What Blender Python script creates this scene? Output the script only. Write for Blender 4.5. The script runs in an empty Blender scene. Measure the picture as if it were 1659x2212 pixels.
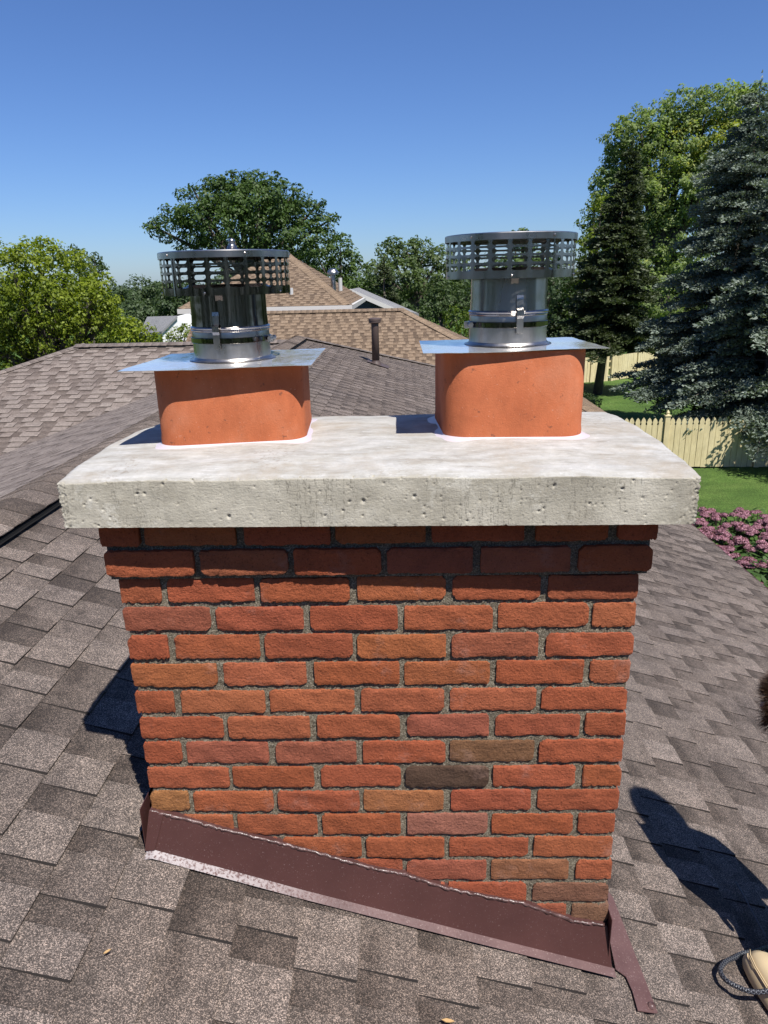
import bpy, bmesh, math, random
import numpy as np
from mathutils import Vector, Matrix
R = math.radians
random.seed(7)
rng = np.random.default_rng(7)
scene = bpy.context.scene
COL = scene.collection

# ------------------------------------------------------------------ camera
F, YAW, PIT, ROL = 1547.53, .0309, -.3165, -.0238
CAM = np.array([.6167, -1.3992, 1.5519])
def _rot():
    cy, sy = math.cos(YAW), math.sin(YAW); cp, sp = math.cos(PIT), math.sin(PIT); cr, sr = math.cos(ROL), math.sin(ROL)
    return (np.array([[cy, -sy, 0], [sy, cy, 0], [0, 0, 1]]) @ np.array([[1, 0, 0], [0, 0, -1], [0, 1, 0.]]) @
            np.array([[1, 0, 0], [0, cp, -sp], [0, sp, cp]]) @ np.array([[cr, -sr, 0], [sr, cr, 0], [0, 0, 1]]))
CM = _rot()
cd = bpy.data.cameras.new('camera'); cam = bpy.data.objects.new('camera', cd); COL.objects.link(cam)
cam.matrix_world = Matrix([list(CM[0]) + [CAM[0]], list(CM[1]) + [CAM[1]], list(CM[2]) + [CAM[2]], [0, 0, 0, 1]])
cd.sensor_fit = 'HORIZONTAL'; cd.sensor_width = 36; cd.lens = F / 1659 * 36; cd.clip_start = .05; cd.clip_end = 2000
scene.camera = cam
# measuring helpers: a direction seen from the photographer's place, met with a real plane or at a real distance
def ray(u, v):
    d = CM @ np.array([(u - 829.5) / F, -(v - 1106) / F, -1.]); return d / np.linalg.norm(d)
def hit(u, v, n, d0):
    r = ray(u, v); n = np.array(n, float); return CAM + r * ((d0 - n @ CAM) / (n @ r))
def hy(u, v, y): return hit(u, v, (0, 1, 0), y)
def hz(u, v, z): return hit(u, v, (0, 0, 1), z)
def at(u, v, D):
    r = ray(u, v); return CAM + r * (D / math.hypot(r[0], r[1]))

# ------------------------------------------------------------------ light
ELEV, AZ = 58.5, -31.5           # the light travels towards azimuth -31.5 deg (from +y to +x)
sd = bpy.data.lights.new('sun', 'SUN'); sun = bpy.data.objects.new('sun', sd); COL.objects.link(sun)
sd.energy = 5.0; sd.angle = R(.53); sd.color = (1, .96, .9)
LD = Vector((math.sin(R(AZ)) * math.cos(R(ELEV)), math.cos(R(AZ)) * math.cos(R(ELEV)), -math.sin(R(ELEV))))
sun.rotation_euler = LD.to_track_quat('-Z', 'Y').to_euler()
w = bpy.data.worlds.new('World'); scene.world = w; w.use_nodes = True
nt = w.node_tree; nt.nodes.clear()
sky = nt.nodes.new('ShaderNodeTexSky'); sky.sky_type = 'NISHITA'; sky.sun_disc = False
sky.sun_elevation = R(ELEV); sky.sun_rotation = math.atan2(-LD.x, -LD.y)
sky.altitude = 0; sky.air_density = 1.0; sky.dust_density = .3; sky.ozone_density = 4.0
bg = nt.nodes.new('ShaderNodeBackground'); bg.inputs[1].default_value = .056
wo = nt.nodes.new('ShaderNodeOutputWorld'); 
tint = nt.nodes.new('ShaderNodeMix'); tint.data_type = 'RGBA'; tint.blend_type = 'MULTIPLY'; tint.inputs[0].default_value = 1; tint.inputs[7].default_value = (.78, .99, 1.42, 1)
nt.links.new(sky.outputs[0], tint.inputs[6]); nt.links.new(tint.outputs[2], bg.inputs[0]); nt.links.new(bg.outputs[0], wo.inputs[0])
scene.view_settings.view_transform = 'Standard'; scene.view_settings.look = 'None'
scene.view_settings.exposure = .6; scene.view_settings.gamma = 1; scene.view_settings.use_curve_mapping = False

# ------------------------------------------------------------------ object helpers
def tag(o, label=None, cat=None, group=None, kind=None):
    if label: o['label'] = label
    if cat: o['category'] = cat
    if group: o['group'] = group
    if kind: o['kind'] = kind
    return o
def empty(name, loc=(0, 0, 0), label=None, cat=None, group=None, kind=None):
    o = bpy.data.objects.new(name, None); COL.objects.link(o); o.location = loc; o.empty_display_size = .1
    return tag(o, label, cat, group, kind)
def link(name, me, parent=None, mats=(), smooth=False):
    for m in mats: me.materials.append(m)
    if smooth: me.polygons.foreach_set('use_smooth', [True] * len(me.polygons))
    o = bpy.data.objects.new(name, me); COL.objects.link(o)
    if parent is not None:
        o.parent = parent; o.location = -Vector(parent.location) if not parent.get('_keep') else (0, 0, 0)
    return o
def pydata(name, v, f, parent=None, mats=(), smooth=False):
    me = bpy.data.meshes.new(name); me.from_pydata([tuple(map(float, p)) for p in v], [], f); me.update()
    return link(name, me, parent, mats, smooth)
def quads(name, V, parent=None, mats=(), tone=None, smooth=False):
    """V: (n,4,3) array, one quad each; tone: (n,) or (n,3)"""
    n = len(V); me = bpy.data.meshes.new(name)
    me.vertices.add(n * 4); me.vertices.foreach_set('co', np.ascontiguousarray(V, dtype=np.float32).ravel())
    me.loops.add(n * 4); me.loops.foreach_set('vertex_index', np.arange(n * 4, dtype=np.int32))
    me.polygons.add(n); me.polygons.foreach_set('loop_start', np.arange(0, n * 4, 4, dtype=np.int32))
    try: me.polygons.foreach_set('loop_total', np.full(n, 4, dtype=np.int32))
    except Exception: pass
    me.update()
    if tone is not None: set_tone(me, np.repeat(tone, 4))
    return link(name, me, parent, mats, smooth)
def set_tone(me, t, nm='tone'):
    a = me.attributes.new(nm, 'FLOAT', 'POINT'); a.data.foreach_set('value', np.asarray(t, dtype=np.float32))
class MB:
    def __init__(s): s.v = []; s.f = []; s.t = []
    def add(s, v, f, t=0.):
        n = len(s.v); s.v += [tuple(map(float, p)) for p in v]; s.f += [tuple(i + n for i in q) for q in f]; s.t += [t] * len(v)
    def box(s, a, b, t=0.):
        (x0, y0, z0), (x1, y1, z1) = a, b
        s.add([(x0, y0, z0), (x1, y0, z0), (x1, y1, z0), (x0, y1, z0), (x0, y0, z1), (x1, y0, z1), (x1, y1, z1), (x0, y1, z1)],
              [(0, 3, 2, 1), (4, 5, 6, 7), (0, 1, 5, 4), (1, 2, 6, 5), (2, 3, 7, 6), (3, 0, 4, 7)], t)
    def prism(s, poly, vec, t=0.):
        n = len(poly); v = [Vector(p) for p in poly]; v2 = [p + Vector(vec) for p in v]
        s.add(v + v2, [tuple(range(n))[::-1], tuple(range(n, 2 * n))] + [(i, (i + 1) % n, n + (i + 1) % n, n + i) for i in range(n)], t)
    def tube(s, pts, r, n=8, t=0., cap=True):
        pts = [Vector(p) for p in pts]; rr = r if isinstance(r, (list, tuple)) else [r] * len(pts)
        T = (pts[1] - pts[0]).normalized(); up = Vector((0, 0, 1)) if abs(T.z) < .9 else Vector((1, 0, 0))
        A = T.cross(up).normalized(); V = []
        for i, p in enumerate(pts):
            if i == 0: T = pts[1] - pts[0]
            elif i == len(pts) - 1: T = pts[-1] - pts[-2]
            else: T = pts[i + 1] - pts[i - 1]
            T.normalize(); A = (A - T * A.dot(T)).normalized(); B = T.cross(A)
            for k in range(n):
                a = 2 * math.pi * k / n; V.append(p + (A * math.cos(a) + B * math.sin(a)) * rr[i])
        Fc = [(i * n + k, i * n + (k + 1) % n, (i + 1) * n + (k + 1) % n, (i + 1) * n + k) for i in range(len(pts) - 1) for k in range(n)]
        if cap: Fc += [tuple(range(n))[::-1], tuple(range((len(pts) - 1) * n, len(pts) * n))]
        s.add(V, Fc, t)
    def lathe(s, prof, n=48, c=(0, 0, 0), t=0.):
        V = [(c[0] + r * math.cos(2 * math.pi * k / n), c[1] + r * math.sin(2 * math.pi * k / n), c[2] + z) for r, z in prof for k in range(n)]
        s.add(V, [(i * n + k, i * n + (k + 1) % n, (i + 1) * n + (k + 1) % n, (i + 1) * n + k) for i in range(len(prof) - 1) for k in range(n)], t)
    def build(s, name, mat=None, parent=None, smooth=False, tone=False):
        me = bpy.data.meshes.new(name); me.from_pydata(s.v, [], s.f); me.update()
        if tone: set_tone(me, s.t)
        o = link(name, me, parent, [mat] if mat else [], smooth)
        return o
def autosmooth(o, deg=35):
    me = o.data; me.polygons.foreach_set('use_smooth', [True] * len(me.polygons))
    try: me.set_sharp_from_angle(angle=R(deg))
    except Exception: pass
    return o

# ------------------------------------------------------------------ materials
def M(name, base=(.5, .5, .5), rough=.7, metal=0., spec=.5):
    m = bpy.data.materials.new(name); m.use_nodes = True
    b = m.node_tree.nodes['Principled BSDF']; b.inputs['Base Color'].default_value = (*base, 1)
    b.inputs['Roughness'].default_value = rough; b.inputs['Metallic'].default_value = metal
    if 'Specular IOR Level' in b.inputs: b.inputs['Specular IOR Level'].default_value = spec
    return m
class G:
    """small node-graph writer"""
    def __init__(s, m): s.m = m; s.t = m.node_tree; s.b = s.t.nodes['Principled BSDF']
    def n(s, typ, **kw):
        x = s.t.nodes.new(typ)
        for k, v in kw.items(): setattr(x, k, v)
        return x
    def l(s, a, b): s.t.links.new(a, b)
    def pos(s, scale=(1, 1, 1), rot=(0, 0, 0), obj=False):
        mp = s.n('ShaderNodeMapping'); mp.inputs['Scale'].default_value = scale; mp.inputs['Rotation'].default_value = rot
        if obj: s.l(s.n('ShaderNodeTexCoord').outputs['Object'], mp.inputs[0])
        else: s.l(s.n('ShaderNodeNewGeometry').outputs['Position'], mp.inputs[0])
        return mp.outputs[0]
    def noise(s, vec, sc=5., det=4., rough=.55, dist=0.):
        x = s.n('ShaderNodeTexNoise'); x.inputs['Scale'].default_value = sc; x.inputs['Detail'].default_value = det
        x.inputs['Roughness'].default_value = rough; x.inputs['Distortion'].default_value = dist
        s.l(vec, x.inputs['Vector']); return x.outputs['Fac']
    def vor(s, vec, sc=5., feature='F1', out='Distance', rnd=1.):
        x = s.n('ShaderNodeTexVoronoi', feature=feature); x.inputs['Scale'].default_value = sc; x.inputs['Randomness'].default_value = rnd
        s.l(vec, x.inputs['Vector']); return x.outputs[out]
    def rmp(s, fac, stops, interp='LINEAR'):
        x = s.n('ShaderNodeValToRGB'); x.color_ramp.interpolation = interp
        e = x.color_ramp.elements
        while len(e) < len(stops): e.new(.5)
        for k, (p, c) in zip(e, stops): k.position = p; k.color = (*c, 1) if len(c) == 3 else c
        s.l(fac, x.inputs[0]); return x.outputs[0]
    def mix(s, fac, a, b, mode='MIX'):
        x = s.n('ShaderNodeMix', data_type='RGBA', blend_type=mode)
        for v, i in ((fac, 0), (a, 6), (b, 7)):
            if isinstance(v, (int, float)): x.inputs[i].default_value = v
            elif isinstance(v, tuple): x.inputs[i].default_value = (*v, 1)
            else: s.l(v, x.inputs[i])
        return x.outputs[2]
    def math(s, op, a, b=0., clamp=False):
        x = s.n('ShaderNodeMath', operation=op); x.use_clamp = clamp
        for i, v in enumerate((a, b)):
            if isinstance(v, (int, float)): x.inputs[i].default_value = v
            else: s.l(v, x.inputs[i])
        return x.outputs[0]
    def attr(s, name='tone', typ='GEOMETRY', out='Fac'):
        x = s.n('ShaderNodeAttribute', attribute_name=name, attribute_type=typ); return x.outputs[out]
    def bump(s, h, strength=.5, dist=.01, prev=None):
        x = s.n('ShaderNodeBump'); x.inputs['Strength'].default_value = strength; x.inputs['Distance'].default_value = dist
        s.l(h, x.inputs['Height'])
        if prev is not None: s.l(prev, x.inputs['Normal'])
        return x.outputs[0]
    def color(s, c): s.l(c, s.b.inputs['Base Color'])
    def rough(s, c): s.l(c, s.b.inputs['Roughness'])
    def normal(s, c): s.l(c, s.b.inputs['Normal'])

def g3(v): return (v, v, v)

def shingle_mat(name, dark, mid, light, grain=430., speck=.6, stain=.5, band=.85):
    m = M(name, rough=.88, spec=.35); g = G(m)
    p = g.pos(); t = g.attr()
    base = g.rmp(t, [(0., dark), (.5, mid), (1., light)])
    blotch = g.noise(p, 26., 4., .6)
    # printed dark shadow line on the upper part of each exposed piece
    fa_ = g.attr('fall'); fm = g.rmp(g.math('ADD', fa_, g.math('MULTIPLY', g.math('SUBTRACT', g.noise(p, 60., 3.), .5), .25)), [(.36, g3(0.)), (.62, g3(1.))])
    hm = g.rmp(g.math('ADD', t, g.math('MULTIPLY', g.math('SUBTRACT', g.noise(p, 7., 2.), .5), 1.3)), [(.34, g3(band)), (.62, g3(band * .15))])
    base = g.mix(g.math('MULTIPLY', fm, hm), base, dark)
    base = g.mix(.55, base, g.rmp(blotch, [(.3, g3(.55)), (.7, g3(1.35))]), 'MULTIPLY')
    st = g.noise(p, 2.1, 4., .6)
    base = g.mix(stain, base, g.rmp(st, [(.32, (.50, .50, .54)), (.5, g3(1.)), (.75, (1.2, 1.17, 1.14))]), 'MULTIPLY')
    # mineral granules: cells of light and dark stone
    cell = g.vor(p, grain, out='Color')
    sep = g.n('ShaderNodeSeparateColor'); g.l(cell, sep.inputs[0])
    gr = g.rmp(sep.outputs[0], [(0., g3(.25)), (.36, g3(.55)), (.60, g3(1.)), (.80, g3(2.1)), (1., (4.2, 4.0, 3.8))])
    base = g.mix(speck, base, gr, 'MULTIPLY')
    g.color(base)
    d = g.vor(p, grain, out='Distance')
    b1 = g.bump(d, .55, .0016); b2 = g.bump(blotch, .25, .004, b1); g.normal(b2)
    return m
SH = shingle_mat('asphalt_shingle', (.038, .029, .024), (.090, .072, .061), (.142, .117, .102), grain=560., speck=.8, stain=.45)
SHF = shingle_mat('asphalt_shingle_far', (.080, .062, .052), (.158, .129, .112), (.20, .168, .147), grain=300., speck=.35, stain=.25)
SHT = shingle_mat('tan_shingle', (.085, .058, .038), (.165, .116, .076), (.20, .145, .098), grain=150., speck=.25, stain=.25)
SHG = shingle_mat('grey_shingle', (.12, .12, .125), (.18, .18, .185), (.23, .23, .235), grain=150., speck=.25, stain=.25)
EDGE = M('asphalt_edge', (.022, .017, .015), .9)
UNDER = M('roof_felt', (.03, .026, .024), .95)

def brick_mat():
    m = M('clay_brick', rough=.86, spec=.3); g = G(m)
    p = g.pos()
    col = g.n('ShaderNodeObjectInfo').outputs['Color']
    n1 = g.noise(p, 22., 5., .65); n2 = g.noise(g.pos((1, 1, 2.5)), 9., 3.)
    base = g.mix(.7, col, g.rmp(n1, [(.25, (.62, .62, .66)), (.5, g3(1.)), (.75, (1.22, 1.25, 1.25))]), 'MULTIPLY')
    # lime bloom on some faces
    base = g.mix(g.math('MULTIPLY', g.rmp(g.noise(p, 7.5, 5., .7), [(.58, g3(0.)), (.74, g3(1.))]), .40), base, (.38, .24, .20))
    # dark flecks and burnt pores
    sp = g.noise(p, 260., 2.)
    base = g.mix(.65, base, g.rmp(sp, [(.30, g3(.35)), (.42, g3(1.)), (.62, g3(1.)), (.72, g3(1.45))]), 'MULTIPLY')
    g.color(base)
    b = g.bump(g.noise(p, 150., 6., .75), .95, .005); b = g.bump(n1, .6, .010, b)
    b = g.bump(g.noise(g.pos((1, 1, 5.)), 30., 3.), .3, .004, b); g.normal(b)
    return m
BRICK = brick_mat()
def mortar_mat():
    m = M('sanded_mortar', rough=.92, spec=.25); g = G(m); p = g.pos()
    n = g.noise(p, 300., 3., .7); n2 = g.noise(p, 14., 4.)
    c = g.rmp(n, [(.3, (.055, .046, .033)), (.5, (.145, .122, .086)), (.68, (.36, .32, .25))])
    c = g.mix(.6, c, g.rmp(n2, [(.3, g3(.6)), (.7, g3(1.25))]), 'MULTIPLY'); g.color(c)
    g.normal(g.bump(n, .9, .004)); return m
MORTAR = mortar_mat()
def concrete_mat():
    m = M('cast_concrete', rough=.82, spec=.35); g = G(m); p = g.pos()
    n1 = g.noise(p, 5.5, 6., .6); n2 = g.noise(p, 26., 5., .65); ns = g.noise(g.pos((2., 7., 7.)), 3.2, 8., .7, .6)
    side = g.rmp(n1, [(.3, (.25, .225, .175)), (.5, (.395, .365, .295)), (.7, (.50, .465, .385))])
    side = g.mix(.5, side, g.rmp(n2, [(.3, g3(.75)), (.7, g3(1.18))]), 'MULTIPLY')
    # lime bloom with hard flaky edges
    fl = g.rmp(g.noise(p, 15., 8., .75, .3), [(.53, g3(0.)), (.58, g3(1.))])
    area = g.rmp(g.noise(p, 3.2, 2.), [(.45, g3(0.)), (.62, g3(.6))])
    side = g.mix(g.math('MULTIPLY', fl, area), side, (.56, .535, .465))
    # thin dark drip lines
    dr = g.noise(g.pos((30., 30., 2.2)), 1.6, 6., .7, .25)
    drm = g.rmp(dr, [(.475, g3(0.)), (.497, g3(1.)), (.503, g3(1.)), (.525, g3(0.))])
    dots = g.rmp(g.noise(p, 190., 2.), [(.44, g3(0.)), (.54, g3(1.))])
    zone = g.rmp(g.noise(g.pos((1., 1., .35)), 4.4, 2.), [(.44, g3(0.)), (.54, g3(1.))])
    side = g.mix(g.math('MULTIPLY', g.math('MULTIPLY', drm, dots), g.math('MULTIPLY', zone, .62)), side, (.09, .082, .066))
    pit_shade = g.rmp(g.noise(p, 240., 2.), [(.27, g3(1.)), (.33, g3(0.))])  # shade inside pinholes painted as dark dots
    side = g.mix(g.math('MULTIPLY', pit_shade, .6), side, (.14, .13, .11))
    top = g.rmp(ns, [(.3, (.26, .235, .20)), (.45, (.345, .33, .30)), (.6, (.41, .40, .38)), (.8, (.45, .44, .425))])
    top = g.mix(.7, top, g.rmp(n2, [(.3, g3(.78)), (.7, g3(1.15))]), 'MULTIPLY')
    br = g.rmp(g.noise(g.pos((4., 22., 22.), (0, 0, .5)), 6., 6., .75, .8), [(.56, g3(0.)), (.66, g3(.8))])
    top = g.mix(br, top, (.50, .49, .475))
    warm = g.rmp(g.noise(p, 5.1, 6., .7), [(.50, g3(0.)), (.66, g3(.65))])
    top = g.mix(warm, top, (.29, .245, .19))
    sx = g.n('ShaderNodeSeparateXYZ'); g.l(g.n('ShaderNodeNewGeometry').outputs['Normal'], sx.inputs[0])
    f = g.math('ADD', sx.outputs[2], g.math('MULTIPLY', g.math('SUBTRACT', n2, .5), .5))
    tr_ = g.noise(g.pos((3., 16., 16.), (0, 0, .9)), 9., 6., .8, 1.2)
    top = g.mix(.55, top, g.rmp(tr_, [(.32, g3(.66)), (.47, g3(1.)), (.60, g3(1.06)), (.72, g3(1.25))]), 'MULTIPLY')
    sp2 = g.math('MULTIPLY', g.rmp(g.noise(p, 90., 4., .7), [(.54, g3(0.)), (.62, g3(.6))]), g.rmp(g.noise(p, 3.6, 3.), [(.48, g3(0.)), (.6, g3(1.))]))
    top = g.mix(sp2, top, (.20, .165, .125))
    g.color(g.mix(g.rmp(f, [(.45, g3(0.)), (.62, g3(1.))]), side, top))
    b = g.bump(n2, .35, .006); b = g.bump(g.noise(p, 260., 3.), .35, .002, b); b = g.bump(ns, .3, .004, b); b = g.bump(tr_, .35, .003, b); g.normal(b)
    return m
CONC = concrete_mat()
def terracotta_mat():
    m = M('terracotta', rough=.82, spec=.3); g = G(m); p = g.pos()
    n1 = g.noise(p, 9., 5., .6)
    c = g.rmp(n1, [(.3, (.36, .098, .038)), (.5, (.40, .115, .046)), (.72, (.43, .150, .075))])
    sc = g.rmp(g.noise(g.pos((1, 1, 3)), 13., 6., .7), [(.66, g3(0.)), (.74, g3(.5))])
    c = g.mix(sc, c, (.46, .25, .18))
    c = g.mix(.6, c, g.rmp(g.noise(g.pos((1, 1, .5)), 28., 6., .75), [(.28, g3(.72)), (.5, g3(1.)), (.72, g3(1.22))]), 'MULTIPLY')
    c = g.mix(g.rmp(g.noise(p, 70., 3., .6), [(.30, g3(.7)), (.35, g3(0.))]), c, (.13, .05, .03))
    fl = g.rmp(g.noise(p, 330., 2.), [(.70, g3(0.)), (.77, g3(.6))])
    g.color(g.mix(fl, c, (.65, .42, .33)))
    b = g.bump(g.noise(p, 260., 4., .7), .5, .002); b = g.bump(g.noise(p, 45., 4.), .15, .002, b); g.normal(b)
    return m
TERRA = terracotta_mat()
def metal_mat(name, base, rough, nsc=(1, 1, 1), bump=.05, rvar=.12, bsc=8.):
    m = M(name, base, rough, 1.); g = G(m); p = g.pos(nsc)
    n = g.noise(p, 14., 5., .6)
    g.rough(g.rmp(n, [(.3, g3(max(0.03, rough - rvar))), (.7, g3(rough + rvar))]))
    g.color(g.mix(.5, tuple(base), g.rmp(g.noise(p, 40., 4., .7), [(.3, g3(base[0] * .75)), (.7, g3(min(1, base[0] * 1.25)))])))
    g.normal(g.bump(g.noise(g.pos((1, 1, 1)), bsc, 3.), bump, .01)); return m
STEEL = metal_mat('stainless_steel', (.37, .325, .285), .24, (1, 1, .12), .10)
STEELP = metal_mat('polished_steel', (.19, .163, .14), .10, (1, 1, .12), .12, .06)
GALV = metal_mat('galvanised_plate', (.90, .88, .85), .13, (3, 1, 1), .07, .07, 14.)
DULL = metal_mat('dull_steel', (.42, .385, .355), .32, (1, 1, .3), .08)
GALV.node_tree.nodes['Principled BSDF'].inputs['Metallic'].default_value = .72
DARKIN = M('flue_inside', (.02, .02, .02), .9)
BRONZE = M('brown_flashing', (.06, .025, .022), .38, 0., .5); g = G(BRONZE)
g.color(g.mix(g.rmp(g.noise(g.pos(), 300., 2.), [(.66, g3(0.)), (.75, g3(.55))]), g.rmp(g.noise(g.pos(), 6., 5.), [(.3, (.056, .023, .021)), (.7, (.072, .030, .027))]), (.30, .22, .21)))
g.normal(g.bump(g.noise(g.pos(), 7., 3.), .25, .02))
BRONZE2 = M('weathered_brown_flashing_painted_glint', (.15, .075, .068), .55, 0., .5); g = G(BRONZE2)
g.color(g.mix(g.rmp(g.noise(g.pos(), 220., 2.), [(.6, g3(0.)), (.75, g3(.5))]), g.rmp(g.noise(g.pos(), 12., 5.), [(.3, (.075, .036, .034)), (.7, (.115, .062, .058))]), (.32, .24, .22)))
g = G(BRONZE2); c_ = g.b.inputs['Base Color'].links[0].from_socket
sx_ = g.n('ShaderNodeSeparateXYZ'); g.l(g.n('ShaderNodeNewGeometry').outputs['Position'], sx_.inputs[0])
glint_mask = g.math('MULTIPLY', g.rmp(sx_.outputs[0], [(.0, g3(1.)), (.22, g3(.8)), (.42, g3(.12)), (.9, g3(0.))]), g.rmp(g.noise(g.pos(), 150., 3., .7), [(.38, g3(0.)), (.52, g3(1.))]))  # pale speckled sun glint painted into the colour at the flange's left
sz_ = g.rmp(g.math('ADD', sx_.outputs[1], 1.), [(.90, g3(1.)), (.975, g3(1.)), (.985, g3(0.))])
g.color(g.mix(g.math('MULTIPLY', g.math('MULTIPLY', glint_mask, sz_), .5), c_, (.55, .53, .53)))
SEAL = M('clear_sealant', (.08, .04, .035), .32, 0., .5); g = G(SEAL)
g.color(g.rmp(g.noise(g.pos(), 60., 4.), [(.4, (.055, .028, .025)), (.7, (.14, .085, .08))])); g.normal(g.bump(g.noise(g.pos(), 60., 3.), .6, .008))
SEALW = M('milky_sealant', (.52, .46, .49), .35, 0., .6)
BLACKP = M('black_vent_plastic', (.012, .012, .013), .5)
WHITEP = M('white_paint', (.52, .50, .47), .6)
PVC = M('white_pipe', (.45, .45, .44), .5)
def siding(name, c):
    m = M(name, c, .7); g = G(m)
    g.color(g.mix(.5, c, g.rmp(g.noise(g.pos(), 3., 4.), [(.3, g3(c[0] * .8)), (.7, g3(min(1, c[0] * 1.15)))]))); return m
SIDB = siding('beige_siding', (.42, .36, .28)); SIDG = siding('grey_blue_siding', (.075, .085, .10)); SIDW = siding('white_siding', (.72, .72, .72))
FENCE = M('cream_fence', (.62, .53, .30), .6); g = G(FENCE)
g.color(g.mix(.45, g.rmp(g.noise(g.pos(), 1.2, 4.), [(.3, (.55, .46, .25)), (.7, (.64, .55, .32))]), g.rmp(g.noise(g.pos((1, 1, .2)), 22., 4.), [(.3, g3(.62)), (.7, g3(1.15))]), 'MULTIPLY'))
def grass_mat():
    m = M('lawn_grass', rough=.85, spec=.2); g = G(m); p = g.pos()
    n = g.noise(p, .7, 6., .65); n2 = g.noise(p, 24., 4., .7)
    c = g.rmp(n, [(.3, (.045, .085, .018)), (.55, (.075, .135, .026)), (.75, (.115, .175, .040))])
    c = g.mix(.75, c, g.rmp(n2, [(.28, g3(.35)), (.5, g3(.95)), (.72, g3(1.7))]), 'MULTIPLY')
    st = g.noise(g.pos((1, 5, 1), (0, 0, .5)), .5, 2.)
    g.color(g.mix(.35, c, g.rmp(st, [(.35, g3(.7)), (.65, g3(1.25))]), 'MULTIPLY'))
    g.normal(g.bump(n2, .9, .06)); return m
GRASS = grass_mat()
def leaf_mat(name, dark, light, trans=.35, yel=None):
    m = M(name, rough=.55, spec=.35); g = G(m)
    t = g.attr(); c = g.rmp(t, [(0., dark), (1., light)] if yel is None else [(0., dark), (.75, light), (1., yel)])
    g.color(c)
    tr = g.n('ShaderNodeBsdfTranslucent'); g.l(g.mix(1., c, (1.3, 1.5, .6), 'MULTIPLY'), tr.inputs[0])
    ms = g.n('ShaderNodeMixShader'); ms.inputs[0].default_value = trans
    g.l(g.b.outputs[0], ms.inputs[1]); g.l(tr.outputs[0], ms.inputs[2])
    g.l(ms.outputs[0], g.t.nodes['Material Output'].inputs[0]); return m
BARK = M('bark', (.075, .060, .048), .95); g = G(BARK)
g.color(g.rmp(g.noise(g.pos((8, 8, 1.5)), 3., 5.), [(.3, (.04, .032, .026)), (.7, (.12, .10, .08))])); g.normal(g.bump(g.noise(g.pos((8, 8, 1.5)), 3., 5.), .8, .05))

# ================================================================== GROUND
ZG = -3.3
def ground():
    n = 60; xs = np.concatenate([np.linspace(-300, -40, 12), np.linspace(-36, 40, 39), np.linspace(44, 300, 12)])
    ys = np.concatenate([np.linspace(-60, -6, 6), np.linspace(-2, 70, 41), np.linspace(80, 500, 14)])
    v = [(x, y, ZG + (.12 * math.sin(x * .21 + 1) * math.cos(y * .17) if 14 < y < 80 else 0)) for y in ys for x in xs]; nx = len(xs)
    f = [(j * nx + i, j * nx + i + 1, (j + 1) * nx + i + 1, (j + 1) * nx + i) for j in range(len(ys) - 1) for i in range(nx - 1)]
    o = pydata('lawn', v, f, None, [GRASS], True); o['kind'] = 'structure'
ground()

# ================================================================== ROOFS
S = .3381; Z0 = .2502
XR = -1.12; ZR = Z0 - S * XR; YP = 10.9        # main ridge and its far end
XE = 3.6                                        # eave
def inside_clip(poly, A, B):
    """Sutherland-Hodgman: keep what lies left of A->B (2D)"""
    out = []; n = len(poly)
    def side(p): return (B[0] - A[0]) * (p[1] - A[1]) - (B[1] - A[1]) * (p[0] - A[0])
    for i in range(n):
        p, q = poly[i], poly[(i + 1) % n]; sp, sq = side(p), side(q)
        if sp >= 0: out.append(p)
        if (sp >= 0) != (sq >= 0):
            t = sp / (sp - sq); out.append((p[0] + (q[0] - p[0]) * t, p[1] + (q[1] - p[1]) * t))
    return out
EXP = .143
class Roof:
    """a roof plane: u runs along the courses, v up the slope. poly = outline in (u,v), counter-clockwise"""
    def __init__(s, O, U, V, poly):
        s.O = Vector(O); s.U = Vector(U).normalized(); s.V = Vector(V).normalized(); s.N = s.U.cross(s.V).normalized(); s.poly = poly
    def w(s, u, v, h=0.): return s.O + s.U * u + s.V * v + s.N * h
    def uv(s, p): d = Vector(p) - s.O; return (d.dot(s.U), d.dot(s.V))
def piece_mesh(wd, hb, tone, ln=.172, jit=0.):
    """one shingle tab: wedge, thick at the butt; finely bevelled butt corner"""
    e = .0008; y1 = ln
    v = [(e, 0, 0), (wd - e, 0, 0), (wd - e, y1, 0), (e, y1, 0),
         (e + .0015, .0, hb - .0012), (wd - e - .0015, .0, hb - .0012), (e + .001, .0022, hb), (wd - e - .001, .0022, hb), (wd - e, y1, .0012), (e, y1, .0012)]
    sidx = [0, 1, 1, 0, 1, 1, 0]
    v = [(x, y + (random.uniform(-1, 1) * jit if y < .01 else 0), z) for x, y, z in v]
    f = [(0, 3, 2, 1), (0, 1, 5, 4), (4, 5, 7, 6), (6, 7, 8, 9), (0, 4, 6, 9, 3), (1, 2, 8, 7, 5), (2, 3, 9, 8)]
    me = bpy.data.meshes.new('shingle'); me.from_pydata(v, [], f); me.update()
    set_tone(me, [tone] * len(v)); set_tone(me, [y / ln for x, y, z in v], 'fall'); me.polygons.foreach_set('material_index', [0, 1, 0, 0, 1, 1, 0]); return me
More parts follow.
